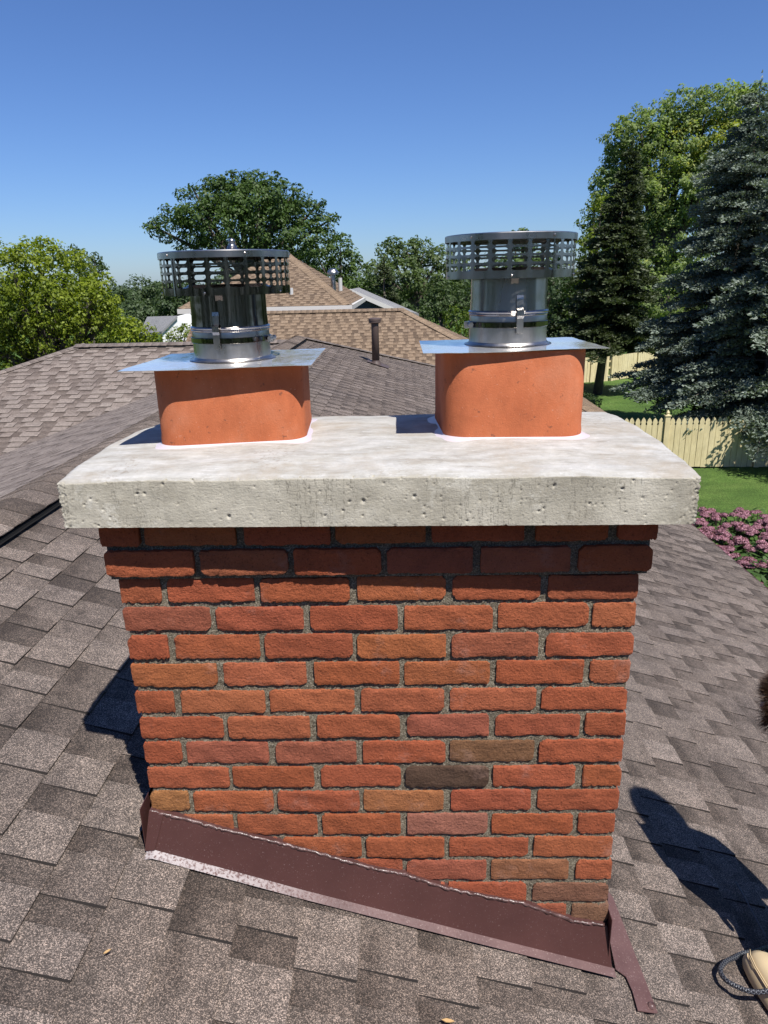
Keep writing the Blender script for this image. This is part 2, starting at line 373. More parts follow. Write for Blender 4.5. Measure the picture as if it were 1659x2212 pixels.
def shingle_roof(parent, rf, mat, focus=None, nmax=0, seed=1, tones=(.42, .70), hole=None, cellw=(.10, .28), hb=(.0055, .0105), flat=None):
    r = random.Random(seed); poly = rf.poly
    us = [p[0] for p in poly]; vs = [p[1] for p in poly]
    cells = []
    k = 0; v = min(vs) - .01
    while v < max(vs):
        u = min(us) - r.uniform(0, .3); hi = r.random() < .5; run = 0
        while u < max(us):
            hi = not hi; wd = r.uniform(*cellw) * (1 if hi else .8)
            if hi: t = min(1, max(0, r.gauss(tones[1], .12)))
            else: t = min(1, max(0, r.gauss(tones[0], .12)))
            cells.append((u, v, wd, hi, t)); u += wd
        v += EXP; k += 1
    lib = {}
    def q(wd): return round(wd / .03) * .03
    keep = []
    for (u, v, wd, hi, t) in cells:
        P = [(u, v), (u + wd, v), (u + wd, v + .172), (u, v + .172)]
        c = P; n = len(poly)
        for i in range(n):
            c = inside_clip(c, poly[i], poly[(i + 1) % n])
            if len(c) < 3: break
        if len(c) < 3: continue
        cu, cv = u + wd / 2, v + EXP / 2; wp = rf.w(cu, cv)
        if hole and hole(wp): continue
        full = len(c) == 4 and abs(sum(c[i][0] * c[(i + 1) % 4][1] - c[(i + 1) % 4][0] * c[i][1] for i in range(4)) / 2 - wd * .172) < 1e-6
        keep.append((full, u, v, wd, hi, t, c, wp))
    singles = set()
    if nmax and focus is not None:
        cand = [(((Vector(focus) - x[7]).length), i) for i, x in enumerate(keep) if x[0] and inview(x[7])]
        cand.sort(); singles = {i for _, i in cand[:nmax]}
    mb = MB(); falls = []; mis = []; basis = Matrix([[rf.U[i], rf.V[i], rf.N[i]] for i in range(3)]).to_4x4()
    for i, (full, u, v, wd, hi, t, c, wp) in enumerate(keep):
        h = hb[1] if hi else hb[0]
        if i in singles:
            key = (round(wd / .02), hi, round(t * 5))
            if key not in lib:
                lib[key] = piece_mesh(max(.06, key[0] * .02), h, key[2] / 5, jit=.001); lib[key].materials.append(mat); lib[key].materials.append(EDGE)
            o = bpy.data.objects.new('shingle', lib[key]); COL.objects.link(o); o.parent = parent
            mw = Matrix.Translation(rf.w(u, v) - Vector(parent.location)) @ basis; mw = mw @ Matrix.Diagonal((wd / (key[0] * .02) if key[0] * .02 >= .06 else wd / .06, 1, 1, 1))
            o.matrix_local = mw
        else:
            n = len(c); top = []
            for (a, b) in c:
                s = min(1, max(0, (b - v) / .172)); top.append(rf.w(a, b, h * (1 - s) + .0012 * s))
            bot = [rf.w(a, b, 0) for a, b in c]; ff = [min(1, max(0, (b - v) / .172)) for a, b in c]; falls += ff + ff
            mis += [0] + [1] * n; mb.add(bot + top, [tuple(range(n, 2 * n))] + [(j, (j + 1) % n, n + (j + 1) % n, n + j) for j in range(n)], t)
    o = mb.build('shingle_field', mat, parent, tone=True); o['kind'] = 'stuff'; set_tone(o.data, falls, 'fall'); o.data.materials.append(EDGE); (o.data.polygons.foreach_set('material_index', mis) if mat is not SHT else None)
    # deck below
    d = [rf.w(a, b, -.002) for a, b in poly]; d2 = [rf.w(a, b, -.03) for a, b in poly]; n = len(d)
    m2 = MB(); m2.add(d + d2, [tuple(range(n)), tuple(range(n, 2 * n))[::-1]] + [(j, n + j, n + (j + 1) % n, (j + 1) % n) for j in range(n)])
    m2.build('roof_deck', UNDER, parent)
def inview(p, m=60):
    d = np.array(p) - CAM; q = d @ CM
    if q[2] > -.1: return False
    u, v = 829.5 - F * q[0] / q[2], 1106 + F * q[1] / q[2]
    return -m < u < 1659 + m and -m < v < 2212 + m
def cap_run(parent, A, B, halfw, sl1, sl2, lift, mat, seed=0, exp=.14, thick=.008, name='ridge_cap', nseg=6, tone=.55, limit=400):
    """bent cap shingles from A to B (B end uppermost lap). sl1/sl2: fall per metre on either side"""
    r = random.Random(seed); A, B = Vector(A), Vector(B); T = (B - A); L = T.length; T.normalize()
    Sd = T.cross(Vector((0, 0, 1))).normalized(); Nn = Sd.cross(T).normalized()
    n = int(L / exp); mesh = []
    for i in range(n + 1):
        tn = min(1, max(0, r.gauss(tone, .16))); ln = .19; V = []; Fc = []
        for j, (s, up) in enumerate(((0., thick + lift), (ln, .002 + lift))):
            for k in range(nseg + 1):
                x = -1 + 2 * k / nseg; ax = abs(x)
                fall = (sl1 if x < 0 else sl2) * halfw * (math.sqrt(ax * ax + .03) - .17)
                V.append(A + T * (i * exp + s) + Sd * (x * halfw) + Nn * (up - fall))
        m = nseg + 1
        low = [V[k] - Nn * (thick) for k in range(m)] + [V[m + k] - Nn * .002 for k in range(m)]
        Fc = [(k, k + 1, m + k + 1, m + k) for k in range(nseg)] + [(k + 1, k, 2 * m + k, 2 * m + k + 1) for k in range(nseg)]
        Fc += [(0, m, 3 * m, 2 * m), (nseg, 2 * m + nseg, 3 * m + nseg, m + nseg)]
        c0 = A + T * (i * exp)
        me = bpy.data.meshes.new(name); me.from_pydata([tuple(p - c0) for p in V + low], [], Fc); me.update(); set_tone(me, [tn] * (4 * m)); me.materials.append(mat)
        me.polygons.foreach_set('use_smooth', [k < nseg for k in range(len(me.polygons))])
        o = bpy.data.objects.new(name, me); COL.objects.link(o); o.parent = parent; o.location = c0 - Vector(parent.location)
CH_W, CH_D = 1.108, .45
# --- main roof
main = empty('roof', (0, 0, 0), kind='structure')
VD = Vector((-1, 0, S)).normalized()
# right slope: origin at eave y=-4, u towards +y would flip the normal, so u = -y
def rs_uv(x, y):
    return (-(y), (XE - x) * math.sqrt(1 + S * S))
O_r = Vector((XE, 0, Z0 - S * XE - .009))
rf = Roof(O_r, (0, -1, 0), VD, None)
poly = [rs_uv(XE, YP + XE - XR), rs_uv(XR, YP), rs_uv(XR, -4.), rs_uv(XE, -4.)]
def ccw(p):
    a = sum(p[i][0] * p[(i + 1) % len(p)][1] - p[(i + 1) % len(p)][0] * p[i][1] for i in range(len(p)))
    return p if a > 0 else p[::-1]
rf.poly = ccw(poly)
if rf.N.z < 0: rf = Roof(O_r, (0, 1, 0), VD, ccw([(-a, b) for a, b in poly]))
shingle_roof(main, rf, SH, focus=CAM, nmax=300, seed=3, cellw=(.07, .165), hole=lambda p: .04 < p.x < CH_W - .04 and .04 < p.y < CH_D - .04)
# hip beyond the peak (faces away)
hipf = Roof((XR - (XE - XR), YP + XE - XR, O_r.z), (1, 0, 0), (0, -1, S), None)
hipf.poly = ccw([hipf.uv((XE, YP + XE - XR, O_r.z)), hipf.uv((XR, YP, ZR)), hipf.uv((XR - (XE - XR), YP + XE - XR, O_r.z))])
# --- cross roof, facing the camera
ZC = .50; YC = 11.62
hip_x = hz(165, 748, ZC)[0]
def fz(y): return ZC - S * (YC - y)
cross = empty('cross_roof', (hip_x, YC, ZC), kind='structure')
# valley between left slope (z = ZR + S (x-XR)) and the facing slope
def valley(y): return XR + (fz(y) - ZR) / S
YL = -1.5 + 0
ye = YC - 7.2
O_c = Vector((0, YC, ZC)); rc = Roof(O_c, (1, 0, 0), (0, 1, S), None)
if rc.N.z < 0: print('bad N')
hx = hip_x - (YC - ye)
rc.poly = ccw([rc.uv((hx, ye, fz(ye))), rc.uv((valley(ye) + .05, ye, fz(ye))), rc.uv((valley(YC) + .05, YC, ZC)), rc.uv((hip_x, YC, ZC))])
shingle_roof(cross, rc, SHF, focus=CAM, nmax=300, seed=11, cellw=(.13, .28), hb=(.004, .013), tones=(.3, .75))
# back side of the cross roof (falls away)
rb = Roof(O_c, (-1, 0, 0), (0, -1, S), None)
rb.poly = ccw([rb.uv((hip_x, YC, ZC)), rb.uv((XR - .3, YC, ZC)), rb.uv((XR - .3, YC + 3, ZC - 3 * S)), rb.uv((hip_x - 3, YC + 3, ZC - 3 * S))])
shingle_roof(cross, rb, SHF, seed=12)
# left hip end of the cross roof
rl = Roof((hip_x, YC, ZC), (0, -1, 0), (1, 0, S), None)
rl.poly = ccw([rl.uv((hip_x, YC, ZC)), rl.uv((hip_x - 7.2, YC - 7.2, ZC - 7.2 * S)), rl.uv((hip_x - 7.2, YC + 7.2, ZC - 7.2 * S))])
shingle_roof(cross, rl, SHF, seed=13)
# --- left slope of the main roof
O_l = Vector((XR, 0, ZR)); rlf = Roof(O_l, (0, -1, 0), (1, 0, S), None)
xv = valley(ye)
rlf.poly = ccw([rlf.uv((XR, -4, ZR)), rlf.uv((XR, YP, ZR)), rlf.uv((valley(YC), YC, fz(YC))), rlf.uv((xv, ye, fz(ye))), rlf.uv((xv, -4, fz(ye)))])
shingle_roof(main, rlf, SHF, seed=14, cellw=(.14, .3), hb=(.004, .0065))
# far hip face
shingle_roof(main, hipf if hipf.N.z > 0 else Roof(hipf.O, -hipf.U, hipf.V, ccw([(-a, b) for a, b in hipf.poly])), SHF, seed=15)
# ridge vent: ribbed black strip, then bent cap shingles on it
vent = MB()
hv = .135
for sx in (-1, 1):
    a = []
    prof = [(sx * .02, .018), (sx * hv, .018 - S * hv), (sx * hv, .001 - S * hv), (sx * .02, .001)]
    vent.prism([(XR + p[0], -4, ZR + p[1]) for p in prof], (0, YP - .1 + 4, 0))
o = vent.build('ridge_vent', BLACKP, main)
rib = MB(); y = -1.2
while y < 5:
    rib.box((XR + hv - .001, y, ZR - S * hv + .003), (XR + hv + .006, y + .004, ZR - S * hv + .016)); y += .013
rib.build('vent_rib', BLACKP, o)
lip = MB(); lip.prism([(XR + hv, -4, ZR - S * hv + .0015), (XR + hv + .016, -4, ZR - S * (hv + .016) + .0115), (XR + hv + .018, -4, ZR - S * (hv + .018) + .0155), (XR + hv, -4, ZR - S * hv + .004)], (0, YP - .1 + 4, 0))
lip.build('vent_lip', BLACKP, o)
cap_run(main, (XR, -4., ZR + .002), (XR, YP - .15, ZR + .002), .142, S, S, .024, SH, 5, nseg=10, thick=.006)
k = math.sqrt(.5)
cap_run(main, (XE, YP + XE - XR, O_r.z), (XR + .05, YP - .0 + .05, ZR - .01), .15, S * .7, S * .7, .012, SHF, 6)
cap_run(cross, (hip_x, YC, ZC), (valley(YC) - .02, YC, ZC), .15, S, S, .035, SHF, 7)
cap_run(cross, (hip_x - 6, YC - 6, ZC - 6 * S), (hip_x, YC, ZC), .15, S * .7, S * .7, .012, SHF, 8, tone=.6)
v2 = MB(); v2.prism([(hip_x + .62, YC - .14, ZC + .03 - S * .14), (hip_x + .62, YC + .14, ZC + .03 - S * .14), (hip_x + .62, YC + .14, ZC - .01 - S * .14), (hip_x + .62, YC - .14, ZC - .01 - S * .14)], (valley(YC) - hip_x - .7, 0, 0)); v2.build('ridge_vent', BLACKP, cross)
# walls, fascia of this house
hw = MB(); hw.box((valley(ye) + .4, -3.6, ZG), (XE - .35, YP + 4, O_r.z - .06)); o = hw.build('house_wall', SIDB, main)
fa = MB(); fa.box((XE, -4, O_r.z - .16), (XE + .02, YP + XE - XR, O_r.z - .004)); fa.build('fascia', BRONZE, main)
fa = MB(); fa.prism([(XE - .02, -4, O_r.z + .004), (XE + .035, -4, O_r.z - .012), (XE + .035, -4, O_r.z - .03), (XE + .021, -4, O_r.z - .02)], (0, YP + XE - XR + 4, 0)); fa.build('drip_edge', BRONZE, main)

# ================================================================== CHIMNEY
P = .0687
chim = empty('chimney', (CH_W / 2, CH_D / 2, .06), 'red brick chimney with a pale concrete crown standing on the brown shingle roof', 'chimney')
def sm(x): return x * x * (3 - 2 * x)
def brick_mesh(L, H, D, seed, nx=24, nz=8, rich=True):
    r = random.Random(seed); rg = np.random.default_rng(seed)
    V = []; Fc = []
    # low-frequency bumps on the face
    ph = [(r.uniform(0, 6.3), r.uniform(20, 70), r.uniform(30, 110), r.uniform(.0002, .0006)) for _ in range(5)]
    et = [r.uniform(-.0013, .0011) for _ in range(nx + 1)]; eb = [r.uniform(-.0012, .0018) for _ in range(nx + 1)]
    sag = r.uniform(-.001, .001); tl = r.uniform(-.0012, .0012)
    cr = [r.choice([.0015, .003, .006, .010]) for _ in range(4)]
    for j in range(nz + 1):
        for i in range(nx + 1):
            fx, fz_ = i / nx, j / nz
            # cluster samples near the edges
            fx = .5 + .5 * math.copysign(abs(2 * fx - 1) ** .8, 2 * fx - 1); fz_ = .5 + .5 * math.copysign(abs(2 * fz_ - 1) ** .75, 2 * fz_ - 1)
            x, z = fx * L, fz_ * H
            y = sum(a * math.sin(p + x * kx + z * kz) for p, kx, kz, a in ph)
            z += sag * math.sin(fx * math.pi) + tl * (fx - .5)
            if j == nz: z += et[i]
            if j == 0: z += eb[i]
            ex = min(fx, 1 - fx) * L; ez = min(fz_, 1 - fz_) * H
            e = min(ex, ez)
            if e < .0005: y += .0007 + (r.random() < .18) * r.uniform(.001, .003) + r.uniform(0, .0008)
            elif 0 < i < nx and 0 < j < nz: y += r.gauss(0, .00045)
            if i == 0: x += r.uniform(0, .0012)
            if i == nx: x -= r.uniform(0, .0012)
            for c, (ax, az) in enumerate(((0, 0), (1, 0), (0, 1), (1, 1))):
                dx, dz = abs(fx - ax) * L, abs(fz_ - az) * H; q = cr[c]
                if dx + dz < q:
                    m = (q - dx - dz) / 2; x += m if ax == 0 else -m; z += m if az == 0 else -m
            V.append((x, y, z))
    W = nx + 1
    for j in range(nz):
        for i in range(nx): Fc.append((j * W + i, j * W + i + 1, (j + 1) * W + i + 1, (j + 1) * W + i))
    ring = [i for i in range(W)] + [j * W + nx for j in range(1, nz + 1)] + [nz * W + i for i in range(nx - 1, -1, -1)] + [j * W for j in range(nz - 1, 0, -1)]
    n0 = len(V)
    for q in ring: V.append((V[q][0], D, V[q][2]))
    m = len(ring)
    for a in range(m): b = (a + 1) % m; Fc.append((ring[b], ring[a], n0 + a, n0 + b))
    Fc.append(tuple(n0 + a for a in range(m)))
    me = bpy.data.meshes.new('brick'); me.from_pydata(V, [], Fc); me.update()
    me.polygons.foreach_set('use_smooth', [True] * len(me.polygons))
    try: me.set_sharp_from_angle(angle=R(32))
    except Exception: pass
    me.materials.append(BRICK); return me
def brick_color(r, row=None, idx=None):
    sp = {(8, 4): (.165, .080, .038), (9, 3): (.078, .044, .028), (10, 0): (.29, .125, .045), (10, 3): (.30, .115, .045), (13, 4): (.23, .095, .045),
          (14, 5): (.175, .080, .048), (15, 5): (.175, .088, .050), (11, 3): (.27, .105, .070)}
    if (row, idx) in sp: return sp[(row, idx)]
    k = r.random()
    if k < .16: c = (.265, .078, .042)       # pinkish red
    elif k < .36: c = (.32, .095, .038)     # orange
    else: c = (.296, .077, .033)
    f = r.uniform(.92, 1.07); return (c[0] * f, c[1] * f * r.uniform(.95, 1.08), c[2] * f * r.uniform(.9, 1.1))
def place_brick(me, x, y, z, rz, col):
    o = bpy.data.objects.new('brick', me); COL.objects.link(o); o.parent = chim
    o.location = Vector((x, y, z)) - Vector(chim.location); o.rotation_euler = (random.uniform(-.004, .004), random.uniform(-.004, .004), rz)
    o.color = (*col, 1); return o
J = .0125; BH = P - .0125
rb_ = random.Random(21)
mod = (CH_W + J) / 5.5
side_lib = [brick_mesh(1.0, BH, .07, 900 + i, 6, 2) for i in range(3)]
def side_brick(x, y, z, ln, rz):
    me = brick_mesh(ln, BH, .07, int(rb_.random() * 1e6), 5, 2); return place_brick(me, x, y, z, rz, brick_color(rb_))
for k in range(0, 16):
    zb = (15 - k) * P; cb = .025 if k < 2 else 0.; cf = .016 if k < 2 else 0.
    x0, x1 = -cb, CH_W + cb
    if k == 0:
        js = [(217, 300), (315, 510), (525, 713), (727, 917), (930, 1135), (1155, 1315), (1337, 1423)]
        xs = [(hy(a, 1165, -.016)[0], hy(b, 1165, -.016)[0]) for a, b in js]
    elif k == 1:
        js = [(225, 418), (432, 620), (634, 823), (838, 1025), (1040, 1235), (1248, 1413)]
        xs = [(hy(a, 1220, -.016)[0], hy(b, 1215, -.016)[0]) for a, b in js]
    elif k % 2 == 0:
        xs = [(0, mod / 2 - J)] + [(mod / 2 + i * mod, mod / 2 + (i + 1) * mod - J) for i in range(5)]
    else:
        xs = [(i * mod, (i + 1) * mod - J) for i in range(5)] + [(5 * mod, CH_W)]
    for i, (a, b) in enumerate(xs):
        # hidden below the roof line
        if zb + BH < Z0 - S * b - .01: continue
        ja = rb_.uniform(-.003, .003) if i > 0 else rb_.uniform(-.003, .002); jb = rb_.uniform(-.003, .003) if i < len(xs) - 1 else rb_.uniform(-.003, .003)
        me = brick_mesh(b - a + jb - ja, BH + rb_.uniform(-.0015, .0012), .09, int(rb_.random() * 1e6))
        place_brick(me, a + ja, -cf + rb_.uniform(-.0025, .0015), zb + rb_.uniform(-.0012, .0012), 0, brick_color(rb_, k, i))
        if i > 0 or True: pass
    # back face
    for i, (a, b) in enumerate(xs):
        if zb + BH < Z0 - S * (x1 + x0 - b) - .02: continue
        side_brick(x1 + x0 - a, CH_D + cb, zb, b - a, math.pi)
    # sides
    yy = [(.1025, .213), (.2255, .3365)] if k % 2 else [(.1025, .2), (.2125, .31), ]
    segs = []; y = -cb + .09 + J; e = CH_D + cb - .07 - J; nseg = 2 if k % 2 else 1; wd = (e - y - (nseg - 1) * J) / nseg
    for q in range(nseg):
        a = y + q * (wd + J)
        if zb + BH > Z0 - S * x0 - .02: side_brick(x0, a + wd, zb, wd, -math.pi / 2)
        if zb + BH > Z0 - S * x1 - .02: side_brick(x1, a, zb, wd, math.pi / 2)
# mortar core, recessed behind the brick faces
def mortar_core():
    V = []; Fc = []
    def panel(o, ux, uz, nx, nz, nrm, amp=.0011):
        n0 = len(V); o, ux, uz, nrm = map(Vector, (o, ux, uz, nrm))
        for j in range(nz + 1):
            for i in range(nx + 1):
                edge = i in (0, nx) or j in (0, nz)
                V.append(o + ux * (i / nx) + uz * (j / nz) + nrm * (0 if edge else random.gauss(0, amp)))
        for j in range(nz):
            for i in range(nx): a = n0 + j * (nx + 1) + i; Fc.append((a, a + 1, a + nx + 2, a + nx + 1))
    def blk(x0, x1, y0, y1, z0, z1, fx, fzz):
        panel((x0, y0, z0), (x1 - x0, 0, 0), (0, 0, z1 - z0), fx, fzz, (0, 1, 0))
        panel((x1, y0, z0), (0, y1 - y0, 0), (0, 0, z1 - z0), 40, fzz // 2, (-1, 0, 0))
        panel((x1, y1, z0), (x0 - x1, 0, 0), (0, 0, z1 - z0), 30, 20, (0, -1, 0))
        panel((x0, y1, z0), (0, y0 - y1, 0), (0, 0, z1 - z0), 40, fzz // 2, (1, 0, 0))
        panel((x0, y0, z1), (x1 - x0, 0, 0), (0, y1 - y0, 0), 4, 4, (0, 0, 1), 0)
    blk(.006, CH_W - .006, .0062, CH_D - .006, -.25, 14 * P - J * .85, 240, 250)
    blk(-.012, CH_W + .012, -.004, CH_D + .011, 14 * P - J * .8, 1.095, 240, 45)
    me = bpy.data.meshes.new('mortar'); me.from_pydata([tuple(v) for v in V], [], Fc); me.update()
    return link('mortar', me, chim, [MORTAR], True)
mortar_core()
# ---- crown
FL = hz(138, 1141, 1.092); FR = hz(1504, 1133, 1.092)
BL = (-.045, .50); BR = (1.172, .565)
ZB = 1.092
def crown_pt(u, v):
    x = (FL[0] * (1 - u) + FR[0] * u) * (1 - v) + (BL[0] * (1 - u) + BR[0] * u) * v
    y = (FL[1] * (1 - u) + FR[1] * u) * (1 - v) + (BL[1] * (1 - u) + BR[1] * u) * v
    return x, y
def crown_h(u, v):
    x, y = crown_pt(u, v); dx = min(u, 1 - u) * 1.22; dy = min(v, 1 - v) * .6
    a = 1 - math.exp(-dx / .10); b = 1 - math.exp(-dy / .09)
    z = ZB + .097 + .006 * (1 - abs(2 * u - 1) ** 2) + .020 * a * b + .016 * math.sin(math.pi * v) ** .8 * (1 - a)
    d = min(dx, dy); 
    if d < .012: z -= (.012 - d) ** 2 * 26
    z += .0035 * math.exp(-((x - .87) / .25) ** 2 - ((y - .15) / .12) ** 2)
    return z + .0012 * math.sin(x * 23 + y * 9) * a + .0010 * math.sin(y * 40 - x * 14)
def crown():
    nx, nf, nt_, nb = 600, 46, 70, 6
    r = np.random.default_rng(5)
    us = np.linspace(0, 1, nx + 1)
    prof = [('f', j / nf) for j in range(nf)] + [('t', (j / nt_) ** 1.25) for j in range(nt_ + 1)] + [('b', 1 - j / nb) for j in range(1, nb + 1)]
    X = np.zeros((len(prof), nx + 1, 3))
    for a, (kd, t) in enumerate(prof):
        for i, u in enumerate(us):
            if kd == 'f': x, y = crown_pt(u, 0); X[a, i] = (x, y, ZB + (crown_h(u, 0) - ZB) * t)
            elif kd == 't': x, y = crown_pt(u, t); X[a, i] = (x, y, crown_h(u, t))
            else: x, y = crown_pt(u, 1); X[a, i] = (x, y, ZB + (crown_h(u, 1) - ZB) * t)
    fr = X[:nf + 1]
    # bug holes: real hollows in the cast face
    xs, zs = fr[:, :, 0], fr[:, :, 2]; dep = np.zeros_like(xs)
    for _ in range(520):
        cx = r.uniform(-.06, 1.17); cz = r.uniform(ZB, ZB + .105); q = min(.0036, .0008 + r.exponential(.00055)); ar = r.uniform(.7, 1.6); an = r.uniform(0, 3)
        m = (abs(xs - cx) < .01) & (abs(zs - cz) < .01)
        dx, dz = xs[m] - cx, zs[m] - cz
        ex = (dx * math.cos(an) + dz * math.sin(an)) / ar; ez = -dx * math.sin(an) + dz * math.cos(an)
        d = np.sqrt(ex ** 2 + ez ** 2) / q
        dep[m] = np.maximum(dep[m], np.clip(1.25 - d, 0, 1) * q * 1.5)
    dep += .0003 * np.sin(xs * 31 + 1) * np.sin(zs * 60)
    fr[:, :, 1] += dep
    # crumbly arrises at both ends, the lower edge and the upper edge
    for i in range(nx + 1):
        d = min(us[i], 1 - us[i]) * 1.22
        if d < .03:
            e = r.normal(0, 1, len(prof)); e = np.convolve(e, [.3, .4, .3], 'same')
            s = 1 if us[i] < .5 else -1
            X[:, i, 0] += s * np.abs(e) * .0032 * (1 - d / .03) ** 1.5
            X[:nf + 1, i, 1] += np.abs(e[:nf + 1]) * .003 * (1 - d / .03)
    eb = np.convolve(np.abs(r.normal(0, 1, nx + 1)), np.ones(3) / 3, 'same')
    X[0, :, 2] += eb * .0005; X[nf, :, 1] += .0012 + eb * .0007; X[nf, :, 2] -= .0006 + eb * .0004
    n1 = nx + 1; K = len(prof)
    V = X.reshape(-1, 3); Fc = [(j * n1 + i, j * n1 + i + 1, (j + 1) * n1 + i + 1, (j + 1) * n1 + i) for j in range(K - 1) for i in range(nx)]
    Fc.append(tuple(j * n1 for j in range(K))[::-1][::-1]); Fc.append(tuple(j * n1 + nx for j in range(K))[::-1])
    Fc.append((0, (K - 1) * n1, (K - 1) * n1 + nx, nx))
    o = pydata('concrete_crown', V, Fc, chim, [CONC], True)
    autosmooth(o, 78)
crown()
# bed joint between top course and crown
bj = MB(); bj.box((-.015, -.015, 1.088), (CH_W + .015, CH_D + .015, 1.096)); bj.build('bed_joint', MORTAR, chim)
# ---- flashing
def fl(u, v, y=-.034): return hy(u, v, y)
topE = [(323, 1752), (400, 1771), (480, 1793), (600, 1822), (664, 1838), (796, 1875), (876, 1891), (968, 1921), (1050, 1938), (1128, 1952), (1236, 1990), (1312, 2000)]
botE = [(317, 1838), (334, 1836), (664, 1925), (1000, 2010), (1327, 2092)]
ap = MB()
tp = [fl(*q, -.010) for q in topE]; bp = [fl(*q) for q in botE]
def bz(x):
    return float(np.interp(x, [p[0] for p in bp], [p[2] for p in bp]))
for i in range(len(tp) - 1):
    a, b = Vector(tp[i]), Vector(tp[i + 1]); xa = a.x + (a.x - .0) * .012 * (i > 0) - (.004 if i == 0 else 0); xb = b.x + b.x * .012
    c, d = Vector((xb, -.034, bz(xb))), Vector((xa, -.034, bz(xa)))
    ap.prism([a, b, c, d], (0, .0015, 0))
o = ap.build('apron_flashing', BRONZE, chim)
# kicked-out flange along the bottom
kf = MB(); b0 = [fl(*q) for q in botE]
kick = [Vector(p) + Vector((0, -.020, -.007)) for p in b0]
for i in range(len(b0) - 1):
    a, b, c, d = Vector(b0[i]), Vector(b0[i + 1]), kick[i + 1], kick[i]
    kf.prism([a, b, c, d], (0, .001, -.0015))
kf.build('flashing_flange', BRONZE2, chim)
ret = MB(); q0, q1, q2, q3 = fl(326, 1752), fl(317, 1838), fl(310, 1838), fl(322, 1752)
ret.box((q1[0] - .004, -.030, q1[2] - .004), (q1[0] - .0025, .46, q0[2])); ret.build('flashing_return', BRONZE, chim)
lap = MB(); L0, L1, L2, L3 = [hy(*q, yy_) for q, yy_ in (((322, 1752), -.013), ((353, 1759), -.013), ((334, 1837), -.037), ((313, 1838), -.037))]
lap.prism([L0, L3, L2, L1], (0, .0012, 0)); lap.build('flashing_corner', BRONZE, chim)
bead = MB(); pts = []
for i in range(len(tp) - 1):
    for t in np.linspace(0, 1, 14, endpoint=False):
        p = tp[i] * (1 - t) + tp[i + 1] * t; pts.append(Vector((p[0], -.009 + random.uniform(-.002, .002), p[2] + .001 + random.uniform(-.0012, .0012))))
bead.tube(pts, [random.uniform(.0032, .0045) for _ in pts], 8); bead.build('sealant_bead', SEAL, chim, smooth=True)
# ledge of flashing tucked into the wall
tk = MB()
for i in range(len(tp) - 1):
    a, b = Vector(tp[i]), Vector(tp[i + 1]); tk.prism([a, b, b + Vector((0, .018, .002)), a + Vector((0, .018, .002))], (0, 0, -.0015))
tk.build('flashing_ledge', BRONZE, chim)
# side flashing strip lying on the roof on the right
NR = Vector((S, 0, 1)).normalized()
def rh(u, v, h=0.): return Vector(hit(u, v, (S, 0, 1), Z0 + h))
sf = MB(); polyS = [(1314, 1925), (1324, 1938), (1392, 2112), (1421, 2188), (1412, 2188), (1378, 2183), (1366, 2140), (1352, 2109), (1330, 2093), (1311, 2000)]
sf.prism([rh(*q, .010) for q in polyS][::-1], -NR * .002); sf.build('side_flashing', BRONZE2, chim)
sb = MB(); pp = rh(1408, 2170, .016); sb.lathe([(.0, .004), (.005, .0035), (.008, .001), (.010, -.003)], 12, tuple(pp)); sb.build('flashing_screw', SEAL, chim, smooth=True)
sb = MB(); sb.box((CH_W + .002, -.028, -.30), (CH_W + .0035, CH_D, .09 - .05)); sb.build('flashing_return', BRONZE, chim)

# ================================================================== FLUES AND CAPS
def rrect(cx, cy, hx, hy_, r, n=8, ang=0.):
    pts = []
    for (sx, sy, a0) in ((1, -1, -90), (1, 1, 0), (-1, 1, 90), (-1, -1, 180)):
        for i in range(n + 1):
            a = R(a0 + 90 * i / n); pts.append((sx * (hx - r) + r * math.cos(a), sy * (hy_ - r) + r * math.sin(a)))
    c, s = math.cos(ang), math.sin(ang)
    return [(cx + c * x - s * y, cy + s * x + c * y) for x, y in pts]
def flue(cx, cy, hx, hy_, zt, label, corner, ang):
    root = empty('flue_tile', (cx, cy, 1.19), label, 'flue tile', 'clay flue tiles on the crown')
    rows = []
    for z, g_ in ((1.16, .001), (1.225, .001), (1.232, 0), (zt - .004, 0), (zt, -.0015)): rows.append((z, g_))
    V = []; Fc = []; ring0 = rrect(cx, cy, hx, hy_, corner, 10, ang); n = len(ring0)
    for z, g_ in rows: V += [(*p, z) for p in rrect(cx, cy, hx + g_, hy_ + g_, corner, 10, ang)]
    V += [(*p, zt) for p in rrect(cx, cy, hx - .02, hy_ - .02, corner - .02, 10, ang)]; V += [(*p, 1.16) for p in rrect(cx, cy, hx - .02, hy_ - .02, corner - .02, 10, ang)]
    for j in range(len(rows) + 1): Fc += [(j * n + i, j * n + (i + 1) % n, (j + 1) * n + (i + 1) % n, (j + 1) * n + i) for i in range(n)]
    o = pydata('flue_wall', V, Fc, root, [TERRA], True); autosmooth(o, 40)
    b = MB(); pr = rrect(cx, cy, hx + .003, hy_ + .003, corner, 10, ang)
    n = len(pr); V = []
    for (off, dz) in ((.020, -.0015), (.013, .0006), (.004, .0016), (.0005, .0045)):
        for i, p in enumerate(rrect(cx, cy, hx + off, hy_ + off, corner, 10, ang)): V.append((p[0] + off * .25 * math.sin(i * .9 + cx * 9), p[1] + off * .3 * math.sin(i * .7 + 2), crown_top(p[0], p[1]) + dz))
    b.add(V, [(j * n + i, j * n + (i + 1) % n, (j + 1) * n + (i + 1) % n, (j + 1) * n + i) for j in range(3) for i in range(n)])
    b.build('sealant_ring', SEALW, root, smooth=True)
    return root
